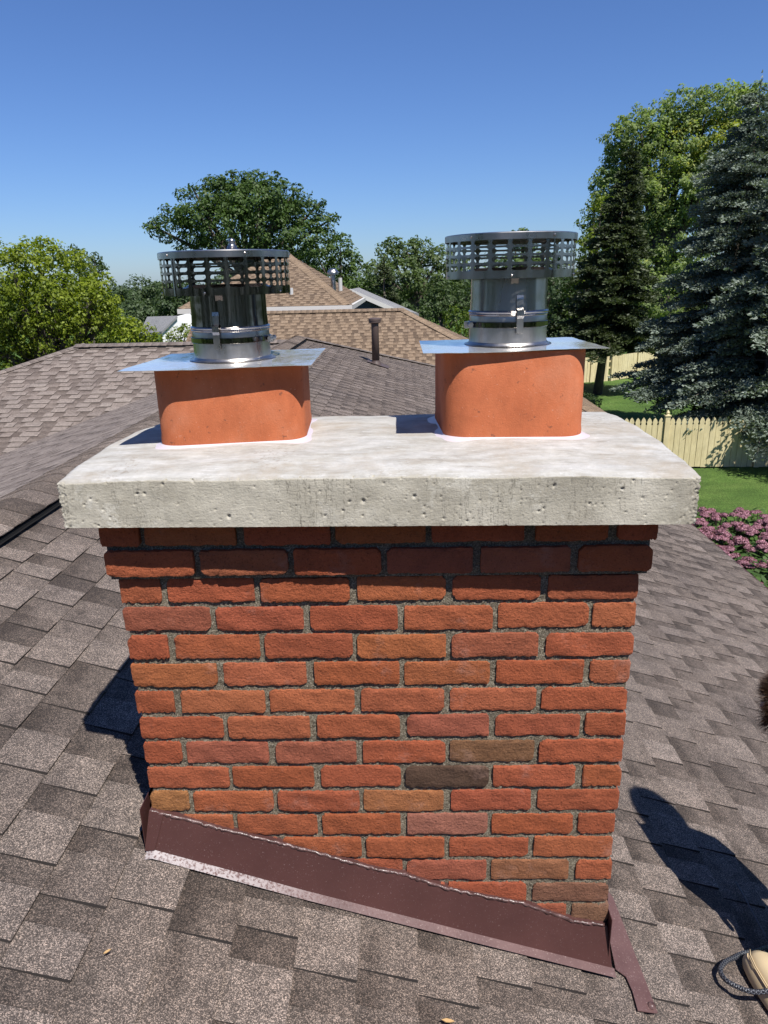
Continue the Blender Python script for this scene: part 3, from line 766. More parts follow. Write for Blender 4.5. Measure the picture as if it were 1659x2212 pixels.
def crown_top(x, y):
    v = .5
    for _ in range(4):
        xl = FL[0] * (1 - v) + BL[0] * v; xr = FR[0] * (1 - v) + BR[0] * v; u = (x - xl) / (xr - xl); u = min(1, max(0, u))
        yf = FL[1] * (1 - u) + FR[1] * u; yb = BL[1] * (1 - u) + BR[1] * u; v = min(1, max(0, (y - yf) / (yb - yf)))
    return crown_h(u, v)
ZPL, ZPR = 1.3805, 1.401
flue(.2285, .285, .161, .155, ZPL - .003, 'left orange clay flue tile, the shorter one, under the wider flat plate', .05, R(4.0))
flue(.853, .286, .153, .155, ZPR - .003, 'right orange clay flue tile, the taller one, next to the lawn side', .055, R(2.6))
def stadium_band(R0, z0, z1, cols, rows, sw, shh, zlo, zhi, seamcol=None):
    """perforated cylinder with real slots"""
    V = []; Fc = []; npt = 16; da = 2 * math.pi / cols; rh_ = (zhi - zlo) / rows
    def P3(a, z, R0=R0): return (R0 * math.cos(a), R0 * math.sin(a), z)
    def grid(a0, a1, za, zb, n):
        for i in range(n):
            s, e = a0 + (a1 - a0) * i / n, a0 + (a1 - a0) * (i + 1) / n; b = len(V)
            V.extend([P3(s, za), P3(e, za), P3(e, zb), P3(s, zb)]); Fc.append((b, b + 1, b + 2, b + 3))
    for c in range(cols):
        a0 = c * da; a1 = a0 + da; am = (a0 + a1) / 2
        grid(a0, a1, z0, zlo, 4); grid(a0, a1, zhi, z1, 4)
        for r_ in range(rows):
            za = zlo + r_ * rh_; zb = za + rh_; zm = (za + zb) / 2
            inner = []; outer = []
            hw = sw / 2 / R0; hr = shh / 2
            k = 6
            for side in (1, -1):
                for i in range(k + 1):
                    t = -math.pi / 2 + math.pi * i / k
                    ca, sa = math.cos(t), math.sin(t)
                    inner.append((am + side * (hw - hr / R0 + ca * hr / R0), zm + side * sa * hr))
            m = len(inner)
            for i, (a, z) in enumerate(inner):
                dx, dz = (a - am) / (da / 2), (z - zm) / (rh_ / 2); q = max(abs(dx), abs(dz))
                outer.append((am + dx / q * da / 2, zm + dz / q * rh_ / 2))
            # snap corners
            for cx_, cz_ in ((a0, za), (a1, za), (a1, zb), (a0, zb)):
                j = min(range(m), key=lambda i: ((outer[i][0] - cx_) * R0) ** 2 + (outer[i][1] - cz_) ** 2); outer[j] = (cx_, cz_)
            b = len(V); V.extend([P3(*p) for p in inner]); V.extend([P3(*p) for p in outer])
            for i in range(m): j = (i + 1) % m; Fc.append((b + i, b + m + i, b + m + j, b + j))
    return V, Fc
def disc_band(root, c, prof, name, mat, n=64):
    b = MB(); b.lathe(prof, n, c); o = b.build(name, mat, root); autosmooth(o, 30); return o
def cowl(cx, cy, zp, corners, label, plabel, strap_ang, clamp_ang, phase, steel):
    # plate on top of the tile: its own part of the assembly (one welded piece with the pipe)
    root = empty('chimney_cowl', (cx, cy, zp), label, 'chimney cowl', 'steel chimney cowls')
    cs = [Vector((hz(*q, zp)[0], hz(*q, zp)[1], zp)) for q in corners]
    n = 24; V = []; Fc = []
    for j in range(n + 1):
        for i in range(n + 1):
            s, t = i / n, j / n; p = (cs[0] * (1 - s) + cs[1] * s) * (1 - t) + (cs[3] * (1 - s) + cs[2] * s) * t
            z = zp + .0012 * math.sin(7 * s + 2 + phase) * math.sin(5 * t + 1)
            if i in (0, n) or j in (0, n): z += random.uniform(-.0004, .0004)
            V.append((p.x, p.y, z))
    m = n + 1; N0 = len(V); V += [(x, y, z - .0009) for x, y, z in V]
    for j in range(n):
        for i in range(n):
            a = j * m + i; Fc.append((a, a + 1, a + m + 1, a + m)); Fc.append((N0 + a + 1, N0 + a, N0 + a + m, N0 + a + m + 1))
    e = [i for i in range(m)] + [j * m + n for j in range(1, m)] + [n * m + i for i in range(n - 1, -1, -1)] + [j * m for j in range(n - 1, 0, -1)]
    for i in range(len(e)): a, b = e[i], e[(i + 1) % len(e)]; Fc.append((b, a, N0 + a, N0 + b))
    o = pydata('base_plate', V, Fc, root, [GALV]); autosmooth(o, 30)
    c = (cx, cy, zp)
    disc_band(root, c, [(.099, .0008), (.097, .0022), (.091, .003), (.0885, .007), (.0872, .008)], 'base_collar', DULL)
    disc_band(root, c, [(.0875, .006), (.0870, .052), (.0868, .062), (.086, .066)], 'lower_pipe', DULL)
    disc_band(root, c, [(.0868, .064), (.0885, .0655), (.0890, .0675), (.0880, .0690), (.0895, .0705), (.0903, .0728), (.0890, .0750), (.0862, .0762)], 'bead_ring', STEEL)
    disc_band(root, c, [(.0862, .076), (.0848, .1), (.0845, .165), (.080, .165), (.080, .04)], 'upper_pipe', steel)
    disc_band(root, c, [(.0892, .040), (.0904, .041), (.0904, .0515), (.0892, .0525)], 'clamp_band', STEELP)
    # worm screw of the clamp
    a = R(clamp_ang); pc = Vector((cx + .096 * math.cos(a), cy + .096 * math.sin(a), zp + .046)); tg = Vector((-math.sin(a), math.cos(a), 0))
    s = MB(); s.tube([pc - tg * .016, pc + tg * .012], .0048, 10); s.tube([pc + tg * .012, pc + tg * .018], .0062, 6)
    s.box(pc + Vector((-.009, -.006, -.008)), pc + Vector((.004, .006, .0065))); s.build('clamp_screw', DULL, root)
    # strap with rivets
    a = R(strap_ang); nn = Vector((math.cos(a), math.sin(a), 0)); tg = Vector((-math.sin(a), math.cos(a), 0)); s = MB()
    pr = [(.0865, .108), (.0875, .100), (.0880, .082), (.0945, .078), (.0945, .066), (.0925, .060), (.0925, .030), (.0890, .029)]
    for i in range(len(pr) - 1):
        (r0, z0), (r1, z1) = pr[i], pr[i + 1]
        p = [Vector((cx, cy, zp + z0)) + nn * r0 - tg * .0075, Vector((cx, cy, zp + z0)) + nn * r0 + tg * .0075, Vector((cx, cy, zp + z1)) + nn * r1 + tg * .0075, Vector((cx, cy, zp + z1)) + nn * r1 - tg * .0075]
        s.prism(p, nn * .0012)
    st = s.build('strap', DULL, root)
    for z_, rr in ((.100, .0885), (.086, .0890), (.072, .0957), (.036, .0940)):
        q = Vector((cx, cy, zp + z_)) + nn * rr; s = MB()
        V = []; nn2 = 10
        for (h, r_) in ((0, .0026), (.001, .0023), (.0018, .0012)):
            for k_ in range(nn2):
                t = 2 * math.pi * k_ / nn2; V.append(q + nn * h + (tg * math.cos(t) + Vector((0, 0, 1)) * math.sin(t)) * r_)
        s.add(V, [(j * nn2 + k_, j * nn2 + (k_ + 1) % nn2, (j + 1) * nn2 + (k_ + 1) % nn2, (j + 1) * nn2 + k_) for j in range(2) for k_ in range(nn2)] + [tuple(range(20, 30))])
        s.build('rivet', STEEL, st)
    # perforated band
    R0 = .141; zb, zt = .143, .226
    V, Fc = stadium_band(R0, zb, zt, 22, 4, .0330, .0119, zb + .0135, zb + .0785)
    cph, sph = math.cos(phase), math.sin(phase)
    Vr = [(x * cph - y * sph, x * sph + y * cph, z) for x, y, z in V]; nV = len(Vr); q = (R0 - .0009) / R0
    me = bpy.data.meshes.new('mesh_band'); me.from_pydata([(cx + x, cy + y, zp + z) for x, y, z in Vr] + [(cx + x * q, cy + y * q, zp + z) for x, y, z in Vr], [], Fc + [tuple(i + nV for i in f[::-1]) for f in Fc]); me.update()
    me.polygons.foreach_set('use_smooth', [True] * len(me.polygons))
    nrm = [(x / R0, y / R0, 0) for x, y, z in Vr]; me.normals_split_custom_set_from_vertices(nrm + [(-x, -y, 0) for x, y, z in nrm])
    o = link('perforated_band', me, root, [STEELP if steel is STEELP else STEEL])
    # seam, feet inside and lid
    a = R(-128 if phase else -60); s = MB(); p = Vector((cx, cy, zp)) + Vector((math.cos(a), math.sin(a), 0)) * (R0 + .0006); tg = Vector((-math.sin(a), math.cos(a), 0))
    s.prism([p + Vector((0, 0, zb)), p + tg * .004 + Vector((0, 0, zb)), p + tg * .004 + Vector((0, 0, zt)), p + Vector((0, 0, zt))], Vector((math.cos(a), math.sin(a), 0)) * .0008); s.build('band_seam', STEEL, root)
    disc_band(root, c, [(0, .2345), (.135, .2335), (.1425, .2325), (.1438, .231), (.1436, .2185), (.1426, .2185), (.1424, .2305), (0, .2325)], 'lid', DULL)
    for k_ in range(3):
        a = R(30 + 120 * k_); s = MB(); d = Vector((math.cos(a), math.sin(a), 0)); tg = Vector((-math.sin(a), math.cos(a), 0)); c0 = Vector((cx, cy, zp))
        q = [c0 + d * .084 + Vector((0, 0, .13)), c0 + d * .09 + Vector((0, 0, .155)), c0 + d * .139 + Vector((0, 0, .155))]
        for i in range(2): s.prism([q[i] - tg * .008, q[i] + tg * .008, q[i + 1] + tg * .008, q[i + 1] - tg * .008], (0, 0, .0015))
        s.build('bracket', DULL, root)
    # inner cone baffle under the lid
    disc_band(root, c, [(.0845, .165), (.1, .157), (.101, .156)], 'pipe_lip', STEEL)
    for i in range(10):
        a = R(-90 - 78 + i * 36); d = Vector((math.cos(a), math.sin(a), 0)); s = MB()
        for zz in ((.2255,) if i % 2 else (.1485,)):
            r0_ = .1437 if zz > .2 else .1416; q = Vector((cx, cy, zp + zz)) + d * r0_; tg = Vector((-math.sin(a), math.cos(a), 0)); V = []
            for (h, r_) in ((0, .0028), (.0016, .0022), (.0024, .001)):
                for k_ in range(8):
                    t = 2 * math.pi * k_ / 8; V.append(q + d * h + (tg * math.cos(t) + Vector((0, 0, 1)) * math.sin(t)) * r_)
            s.add(V, [(j * 8 + k_, j * 8 + (k_ + 1) % 8, (j + 1) * 8 + (k_ + 1) % 8, (j + 1) * 8 + k_) for j in range(2) for k_ in range(8)] + [tuple(range(16, 24))])
        s.build('rivet', STEEL, root)
    return root
cL = cowl(.2225, .287, ZPL, [(253, 803), (672, 789), (703, 752), (370, 764)], 'left steel chimney cowl, dark polished pipe and a knob on its slotted round top', '', -97, -8, .10, STEELP)
cR = cowl(.857, .292, ZPR, [(914, 764), (1317, 752), (1234, 728), (906, 736)], 'right steel chimney cowl, greyer pipe and slotted round top against the trees', '', -82, 196, 0., STEEL)
kn = MB(); kc = (.240, .292, ZPL + .2335); kn.lathe([(.030, .0), (.028, .003), (.012, .006), (.010, .012), (.0065, .014), (.007, .018), (.0085, .021), (.0075, .025), (.0035, .028), (0, .0285)], 20, kc); kn.build('knob', STEEL, cL, smooth=True)

# ================================================================== ROOF VENT PIPE
vb = hit(812, 786, (S, 0, 1), Z0)
vp = empty('vent_pipe', vb, 'brown vent pipe with round cap on the shingle slope between the two flues', 'vent pipe')
VBR = M('vent_brown', (.075, .052, .045), .55)
b = MB(); b.lathe([(.0, -.05), (.062, -.05), (.060, .66)], 24, tuple(vb)); b.build('pipe', VBR, vp, smooth=True)
b = MB(); b.lathe([(.062, .65), (.085, .655), (.096, .665), (.096, .69), (.090, .692), (.100, .694), (.100, .712), (.098, .725), (.07, .737), (.0, .742)], 28, tuple(vb)); autosmooth(b.build('pipe_cap', VBR, vp), 40)
b = MB(); b.lathe([(.10, -.04), (.078, .02), (.064, .045), (.062, .06)], 24, tuple(vb)); b.build('pipe_boot', VBR, vp, smooth=True)
b = MB(); q = Vector(vb); ux = Vector((1, 0, -S)).normalized(); uy = Vector((0, 1, 0))
b.prism([q + ux * a + uy * c + NR * .015 for a, c in ((-.15, -.18), (.22, -.18), (.22, .18), (-.15, .18))][::-1], -NR * .002); b.build('pipe_flange', VBR, vp)

# ================================================================== NEIGHBOUR HOUSES
def gable_face(pts, th, mb): mb.prism(pts, th)
tan = empty('house', (-2, 20, ZG), 'tan shingled house with a tall hip roof and a low hip roof in front', 'house')
def plane_roof(parent, pts, mat, seed, nmax=0, **kw):
    """pts: outline, the first two points run along the eave"""
    a, b = Vector(pts[0]), Vector(pts[1]); U = (b - a).normalized(); n = None
    c = Vector(pts[2]); N = U.cross(c - a).normalized()
    if N.z < 0: U = -U; N = -N
    Vv = N.cross(U); rf_ = Roof(a, U, Vv, None); rf_.poly = ccw([rf_.uv(p) for p in pts])
    shingle_roof(parent, rf_, mat, seed=seed, nmax=nmax, focus=CAM if nmax else None, **kw)
# low front roof
rz_ = .74; ry = 18.25; xr_ = hy(870, 668, ry)[0]; rz_ = hy(870, 668, ry)[2]; xl_ = hy(545, 668, ry)[0]; s2 = .5; dn = 5.
plane_roof(tan, [(xl_ - 1.5, ry - dn, rz_ - dn * s2), (xr_ + dn, ry - dn, rz_ - dn * s2), (xr_, ry, rz_), (xl_ - 1.5, ry, rz_)], SHT, 31, cellw=(.10, .20), hb=(.004, .014), tones=(.2, .8))
plane_roof(tan, [(xr_ + dn, ry - dn, rz_ - dn * s2), (xr_ + dn, ry + dn, rz_ - dn * s2), (xr_, ry, rz_)], SHT, 32, cellw=(.16, .4))
cap_run(tan, (xr_ + dn, ry - dn, rz_ - dn * s2), (xr_, ry, rz_), .15, .35, .35, .02, SHT, 33, exp=.16, tone=.75)
cap_run(tan, (xl_, ry, rz_), (xr_, ry, rz_), .15, .5, .5, .03, SHT, 34, exp=.16, tone=.75)
# tall hip roof
e0 = at(753, 659, 20.0); ez = e0[2]; ey = e0[1]; ex1 = e0[0]; ex0 = hy(386, 665, ey)[0]
apx = at(616, 545, 23.9); fy = 2 * apx[1] - ey
apl = np.array([min(apx[0] - .05, ex0 + (ex1 - apx[0])), apx[1], apx[2]])
plane_roof(tan, [(ex0, ey, ez), (ex1, ey, ez), tuple(apx), tuple(apl)], SHT, 35, cellw=(.10, .20), hb=(.004, .014), tones=(.25, .8))
plane_roof(tan, [(ex1, ey, ez), (ex1, fy, ez), tuple(apx)], SHT, 36, cellw=(.16, .4), hb=(.006, .02))
plane_roof(tan, [(ex0, fy, ez), (ex0, ey, ez), tuple(apl)], SHT, 37, cellw=(.16, .4))
cap_run(tan, (ex1, ey, ez), tuple(apx), .15, .35, .35, .02, SHT, 38, exp=.16, tone=.8)
cap_run(tan, (ex0, ey, ez), tuple(apl), .15, .35, .35, .02, SHT, 39, exp=.16, tone=.8)
b = MB(); b.box((ex0 - .02, ey - .10, ez - .13), (ex1 + .10, ey + .02, ez - .005)); b.box((ex1 - .02, ey + .022, ez - .13), (ex1 + .10, fy, ez - .005)); b.build('gutter', WHITEP, tan)
b = MB(); b.box((ex0 + .3, ey + .4, ZG), (ex1 - .3, fy - .3, ez - .13)); b.build('wall', SIDB, tan)
b = MB(); b.box((xl_, ry - dn + .5, ZG), (xr_ + dn - .5, ey + .4, rz_ - dn * s2 - .1)); b.build('wall', SIDB, tan)
for (u, v0, v1, D, r_, mat, cap) in ((720, 617, 593, 21.9, .075, VBR, 1), (735, 613, 600, 22.1, .06, PVC, 0), (630, 639, 622, 20.9, .05, PVC, 0)):
    p = Vector(at(u, v0, D)); h = at(u, v1, D)[2] - p.z
    b = MB(); b.tube([p - Vector((0, 0, .2)), p + Vector((0, 0, h))], r_, 14)
    if cap: b.lathe([(r_, h), (.17, h), (.17, h + .06), (.12, h + .13), (.06, h + .17), (.0, h + .18)], 18, tuple(p)); mat = DULL
    b.build('roof_pipe', mat, tan, smooth=False)
# grey house
gh = empty('house', at(800, 660, 31), 'grey blue sided house with a white rake board and grey roof behind the tan house', 'house')
pk, lo = Vector(at(757, 625, 30)), Vector(at(856, 668, 30)); pkb, lob = Vector(at(775, 621, 34.5)), Vector(at(905, 677, 31.5))
lf = Vector((pk.x - (lo.x - pk.x), pk.y, lo.z))
b = MB(); b.add([pk, lo, lob, pkb, pk - Vector((0, 0, .12)), lo - Vector((0, 0, .12)), lob - Vector((0, 0, .12)), pkb - Vector((0, 0, .12))], [(0, 1, 2, 3), (7, 6, 5, 4), (0, 4, 5, 1), (1, 5, 6, 2), (2, 6, 7, 3), (3, 7, 4, 0)], .5)
b.build('roof', SHG, gh, tone=True)
b = MB(); b.prism([pk + Vector((0, -.05, .02)), lo + Vector((0, -.05, .02)), lo + Vector((0, -.05, -.16)), pk + Vector((0, -.05, -.16))], (0, .04, 0)); b.prism([pk + Vector((0, -.05, .02)), pk + Vector((0, -.05, -.16)), lf + Vector((0, -.05, -.16)), lf + Vector((0, -.05, .02))], (0, .04, 0)); b.build('rake_board', WHITEP, gh)
wz = lo.z - .15; zz = ZG
while zz < pk.z - .2:
    z1 = zz + .15
    def hwid(z): return (lo.x - pk.x) * min(1, max(0, (pk.z - .1 - z) / (pk.z - lo.z))) if z > lo.z - .15 else (lo.x - pk.x - .4)
    w0, w1 = hwid(zz), hwid(z1); y0 = pk.y + .35
    b = MB(); b.add([(pk.x - w0, y0 - .02, zz), (pk.x + w0, y0 - .02, zz), (pk.x + w1, y0, z1), (pk.x - w1, y0, z1), (pk.x - w0, y0 + .05, zz), (pk.x + w0, y0 + .05, zz), (pk.x + w1, y0 + .05, z1), (pk.x - w1, y0 + .05, z1)], [(0, 1, 2, 3), (7, 6, 5, 4), (0, 4, 5, 1), (3, 2, 6, 7), (0, 3, 7, 4), (1, 5, 6, 2)])
    if zz > -1.6 or zz == ZG:
        b.build('siding_board', SIDG, gh)
    zz = z1
b = MB(); b.box((pk.x - (lo.x - pk.x) + .4, pk.y + .41, ZG), (lo.x - .5, pk.y + 4.0, lo.z - .25)); b.build('wall', SIDG, gh)
b = MB(); b.prism([pk + Vector((0, .02, -.01)), lf + Vector((0, .02, -.01)), lf + Vector((.3, 4, -.01)), pkb + Vector((0, 0, -.01))], (0, 0, -.1), .5); b.build('roof', SHG, gh, tone=True)
# small white-gabled house far left
wh = empty('house', at(360, 710, 38), 'small white gabled house with a grey roof behind the left bushes', 'house')
g0, g1, g2 = [Vector(at(u, v, 38)) for u, v in ((383, 683), (349, 716), (410, 712))]
b = MB(); back = Vector((-2.6, 2.2, 0)); pkw = g0
b.prism([pkw, g1, g1 - Vector((0, 0, 3.)), g2 - Vector((0, 0, 3.)), g2], Vector((-.4, 3.5, 0))); b.build('gable_wall', SIDW, wh)
r0_, r1_ = Vector(at(383, 682, 37.9)), Vector(at(349, 716, 37.9)); r2_, r3_ = Vector(at(318, 684, 41)), Vector(at(300, 722, 40))
b = MB(); b.add([r0_, r1_, r3_, r2_] + [p + Vector((0, 0, -.12)) for p in (r0_, r1_, r3_, r2_)], [(0, 1, 2, 3), (7, 6, 5, 4), (0, 4, 5, 1), (1, 5, 6, 2), (2, 6, 7, 3), (3, 7, 4, 0)], .6); b.build('roof', SHG, wh, tone=True)
b = MB(); b.prism([Vector(at(u, v, 42)) for u, v in ((384, 690), (420, 690), (425, 712), (384, 712))], (.2, 3, 0), .5); b.build('roof', SHG, wh, tone=True)

# ================================================================== VEGETATION
def unit(a): return a / np.maximum(1e-9, np.linalg.norm(a, axis=1, keepdims=True))
def leaf_quads(c, nrm, size, rg, asp=.55):
    n = len(c); a = unit(np.cross(nrm, rg.normal(size=(n, 3)))); b = np.cross(nrm, a)
    L = (size * rg.uniform(.6, 1.4, n))[:, None]; W = L * asp
    bend = nrm * L * .15
    return np.stack([c - a * L * .5, c + b * W * .5 + bend, c + a * L * .5, c - b * W * .5 + bend], 1)
def crown_mesh(name, blobs, leaf, per_m2, mat, parent, seed, flat=1., clump=.28, inner=.25, tonebase=.5, tones=None):
    rg = np.random.default_rng(seed); C_, Nn, T_ = [], [], []
    for bi, (c, r_) in enumerate(blobs):
        c = np.array(c); r_ = np.array(r_ if hasattr(r_, '__len__') else (r_, r_, r_ * flat)); rm = float(r_.mean())
        area = 4 * math.pi * rm * rm; m = max(12, int(34 / (clump / .28) ** 2)); leaf_ = leaf * .68
        d = unit(rg.normal(size=(m, 3))); rad = rg.uniform(.62, 1.05, m)[:, None]
        cc = c + d * r_ * rad; cr = rm * clump * rg.uniform(.6, 1.3, m)
        tb = (tones[bi] if tones is not None else tonebase)
        n = int(area * per_m2 * 2.6); k = rg.integers(0, m, n)
        off = unit(rg.normal(size=(n, 3))) * (rg.uniform(0, 1, n) ** .45)[:, None]
        p = cc[k] + off * cr[k][:, None] * np.array([1.15, 1.15, .72 * flat + .1])
        nr = unit(off + d[k] * .6 + np.array([0, 0, .55]) + rg.normal(size=(n, 3)) * .55)
        C_.append(p); Nn.append(nr); T_.append(np.clip(tb + rg.normal(0, .10, m)[k] + rg.normal(0, .13, n), 0, 1))
        n2 = int(n * inner); q = c + unit(rg.normal(size=(n2, 3))) * r_ * (rg.uniform(0, 1, n2) ** .4)[:, None] * .95
        C_.append(q); Nn.append(unit(rg.normal(size=(n2, 3)) + np.array([0, 0, .5]))); T_.append(np.clip(tb - .05 + rg.normal(0, .15, n2), 0, 1))
    c = np.concatenate(C_); nr = np.concatenate(Nn); t = np.concatenate(T_)
    return quads(name, leaf_quads(c, nr, leaf * .68, rg), parent, [mat], t)
def tree(label, blobs_px, D, mat, leaf, dens, seed, group=None, flat=.85, base_u=None, trunk_r=.18, spread=.35, clump=.28, cat='tree', inner=.25, tones=None, zb=ZG, backfill=True, name='tree'):
    """blobs_px: crown lobes as they stand: bearing, height, radius (all read from the photograph) at distance D"""
    r = random.Random(seed); bl = []; tn = []
    for i, b in enumerate(blobs_px):
        u, v, rp = b[:3]; dd = D + (b[3] if len(b) > 3 else r.uniform(-spread, spread) * rp / F * D * 2)
        rad = rp / F * D * 1.02; bl.append((at(u, v, dd), (rad, rad, rad * flat))); tn.append(tones[i] if tones else .5)
    cx = np.mean([b[0] for b in bl], 0)
    base = Vector((cx[0], cx[1], zb))
    if base_u is not None: q = at(base_u, 700, D); base = Vector((q[0], q[1], zb))
    root = empty(name, base, label, cat, group)
    crown_mesh('crown', bl, leaf, dens, mat, root, seed, 1., clump, inner, tones=tn)
    tm = MB(); fork = base + (Vector(cx) - base) * .55
    tm.tube([base - Vector((0, 0, .1)), base + (fork - base) * .5 + Vector((r.uniform(-.1, .1), 0, 0)), fork], [trunk_r * 1.25, trunk_r, trunk_r * .8], 8)
    for c, _ in bl[:14]:
        c = Vector(c); mid = (fork + c) * .5 + Vector((r.uniform(-.2, .2), r.uniform(-.2, .2), .2)); tm.tube([fork, mid, c], [trunk_r * .55, trunk_r * .35, trunk_r * .1], 6, cap=False)
    tm.build('trunk', BARK, root, smooth=True)
    return root
LM_MAPLE = leaf_mat('leaf_bright', (.045, .080, .010), (.195, .240, .018), .38, (.24, .29, .03))
LM_GREEN = leaf_mat('leaf_green', (.030, .062, .014), (.085, .135, .030), .3)
LM_DARK = leaf_mat('leaf_dark', (.022, .045, .015), (.060, .092, .030), .25)
LM_POP = leaf_mat('leaf_poplar', (.055, .088, .030), (.130, .175, .058), .35)
LM_TALL = leaf_mat('leaf_silver', (.095, .140, .048), (.25, .31, .11), .45, (.33, .33, .045))
LM_FAR = leaf_mat('leaf_far', (.045, .075, .032), (.085, .120, .050), .3)
# far woodland along the horizon
def woodland():
    rg = np.random.default_rng(77); bl = []
    for i in range(210):
        a = R(-105 + 210 * i / 210.); D = rg.uniform(85, 120); x = CAM[0] + D * math.sin(a); y = CAM[1] + D * math.cos(a); h = rg.uniform(3.2, 5.0)
        for k in range(2): bl.append(((x + rg.uniform(-2, 2), y, ZG + h * (.35 + .4 * k)), (3.4, 3.0, h * .42)))
    o = crown_mesh('woodland', bl, .75, 2.2, LM_FAR, None, 78); tag(o, 'far low woodland band along the horizon behind the houses', 'woodland', kind='stuff')
woodland()
tree('broad feathery green tree rising above the left chimney cap behind the tan house',
     [(545, 435, 70), (480, 460, 66), (600, 465, 66), (330, 488, 14), (690, 440, 16), (720, 470, 14), (415, 405, 12), (500, 375, 14), (640, 405, 14), (520, 420, 62), (560, 440, 70), (470, 430, 58), (610, 430, 52), (430, 462, 55), (385, 470, 40), (340, 492, 30), (655, 465, 48), (690, 480, 36), (590, 500, 75), (500, 500, 80), (430, 510, 45), (395, 420, 20), (545, 385, 26), (590, 390, 26), (650, 520, 60), (700, 510, 30), (460, 400, 26), (560, 560, 60), (640, 570, 55), (475, 395, 22), (360, 515, 18), (405, 535, 25)],
     44, LM_GREEN, .26, 20., 101, flat=.55, clump=.24, base_u=545, trunk_r=.4, inner=.10)
tree('mid green rounded tree just right of the broad feathery tree', [(690, 560, 48), (720, 600, 45), (735, 530, 30), (755, 570, 35), (700, 640, 45), (770, 620, 45), (660, 600, 45), (790, 660, 40)], 48, LM_GREEN, .30, 16., 102, tones=[.7] * 8, trunk_r=.3)
tree('pale green poplar tree group left of the right chimney cap', [(845, 548, 34), (880, 545, 30), (915, 548, 32), (950, 560, 34), (820, 590, 38), (870, 600, 50), (925, 605, 48), (965, 620, 40), (990, 580, 30), (850, 530, 20), (900, 525, 16)], 46, LM_POP, .28, 18., 103, clump=.2, trunk_r=.3)
tree('brownish olive tree with thin foliage in front of the pale poplars', [(930, 665, 40), (960, 640, 38), (985, 670, 40), (905, 690, 30), (1010, 640, 35)], 38, LM_DARK, .24, 20., 104, tones=[.9] * 5, trunk_r=.2)
tree('yellow green bush tree at the end of the low tan roof', [(985, 690, 30), (1005, 720, 32), (975, 725, 26), (1020, 690, 28)], 30, LM_MAPLE, .15, 34., 105, tones=[.15] * 4, trunk_r=.12)
tree('spiky topped tree peeking above the right chimney cap', [(1130, 520, 24), (1110, 515, 16), (1150, 518, 17), (1128, 505, 14), (1130, 560, 45), (1090, 580, 40), (1180, 580, 40)], 44, LM_GREEN, .26, 18., 106, tones=[.8] * 7, trunk_r=.25)
tree('dark tree mass behind the right steel pipe', [(1190, 640, 45), (1220, 690, 45), (1200, 600, 35), (1050, 640, 50), (1060, 700, 50), (1110, 660, 55), (1190, 720, 50), (1240, 640, 35), (1215, 750, 40)], 40, LM_DARK, .24, 20., 107, tones=[.35] * 9, trunk_r=.25)
tree('large bright yellow green maple at the left edge behind the ridge',
     [(30, 590, 60), (85, 575, 62), (140, 600, 60), (10, 680, 70), (80, 660, 75), (150, 660, 70), (200, 650, 50), (215, 610, 28), (120, 730, 60), (40, 740, 60), (190, 710, 50), (235, 690, 30), (-60, 640, 90), (-60, 740, 90), (60, 545, 25), (165, 560, 22), (100, 545, 28), (20, 560, 25), (210, 740, 40), (0, 780, 50)],
     19, LM_MAPLE, .125, 62., 108, base_u=90, trunk_r=.3, clump=.20, tones=[.62, .66, .6, .4, .5, .55, .6, .75, .45, .4, .55, .65, .5, .4, .7, .7, .7, .65, .5, .35])
tree('lowest bright bush tree right of the large maple, in front of the white house', [(255, 700, 32), (290, 715, 30), (315, 722, 24), (270, 735, 30), (330, 735, 20), (240, 735, 28)], 22, LM_MAPLE, .12, 60., 109, tones=[.8] * 6, trunk_r=.12)
tree('small rounded yellow green bush between the white house and the left steel pipe', [(385, 725, 26), (405, 715, 20), (368, 735, 20), (410, 740, 24)], 25, LM_MAPLE, .12, 60., 110, tones=[.45] * 4, trunk_r=.1, cat='bush')
tree('blue green wispy tree rising behind the large maple', [(165, 560, 26), (195, 575, 26), (130, 555, 16), (215, 580, 16), (180, 600, 35), (158, 540, 12), (205, 555, 10)], 34, LM_POP, .2, 24., 111, tones=[.1] * 7, clump=.2, trunk_r=.15)
for i, (u, v, r_, D, lb) in enumerate(((250, 640, 34, 62, 'dark green tree at the left end of the distant tree line'), (300, 632, 32, 66, 'distant tree line tree just right of its left end'), (345, 638, 32, 64, 'distant tree line tree above the small white house'),
                                       (385, 640, 32, 60, 'distant tree line tree left of the left steel cowl'), (430, 640, 34, 63, 'distant tree line tree behind the left steel cowl'), (290, 670, 34, 52, 'nearer dark tree below the distant tree line'))):
    tree(lb, [(u, v, r_), (u - 22, v + 18, r_ * .9), (u + 24, v + 16, r_ * .9), (u, v + 38, r_), (u - 30, v + 45, r_ * .8), (u + 30, v + 45, r_ * .8)], D, LM_FAR, .34, 13., 120 + i, group='trees of the distant tree line', trunk_r=.2, tones=[.35 + .1 * (i % 3)] * 6)
tree('tall silvery green deciduous tree with yellow patches behind the spruces',
     [(1345, 300, 38), (1385, 290, 45), (1430, 265, 42), (1480, 245, 45), (1530, 232, 40), (1580, 225, 38), (1625, 240, 45), (1310, 400, 36), (1345, 370, 50), (1400, 350, 60), (1460, 330, 65), (1530, 310, 65), (1590, 320, 60), (1330, 460, 50), (1400, 440, 65), (1470, 420, 65), (1540, 400, 60), (1300, 520, 45), (1380, 540, 70), (1460, 520, 70), (1420, 620, 70), (1360, 640, 60), (1325, 330, 18), (1320, 430, 20)],
     42, LM_TALL, .23, 34., 130, base_u=1440, trunk_r=.45, clump=.2, flat=.95,
     tones=[.45, .45, .5, .45, .45, .5, .5, .45, .4, .45, .55, .88, .8, .4, .4, .62, .75, .45, .4, .5, .4, .4, .45, .45])
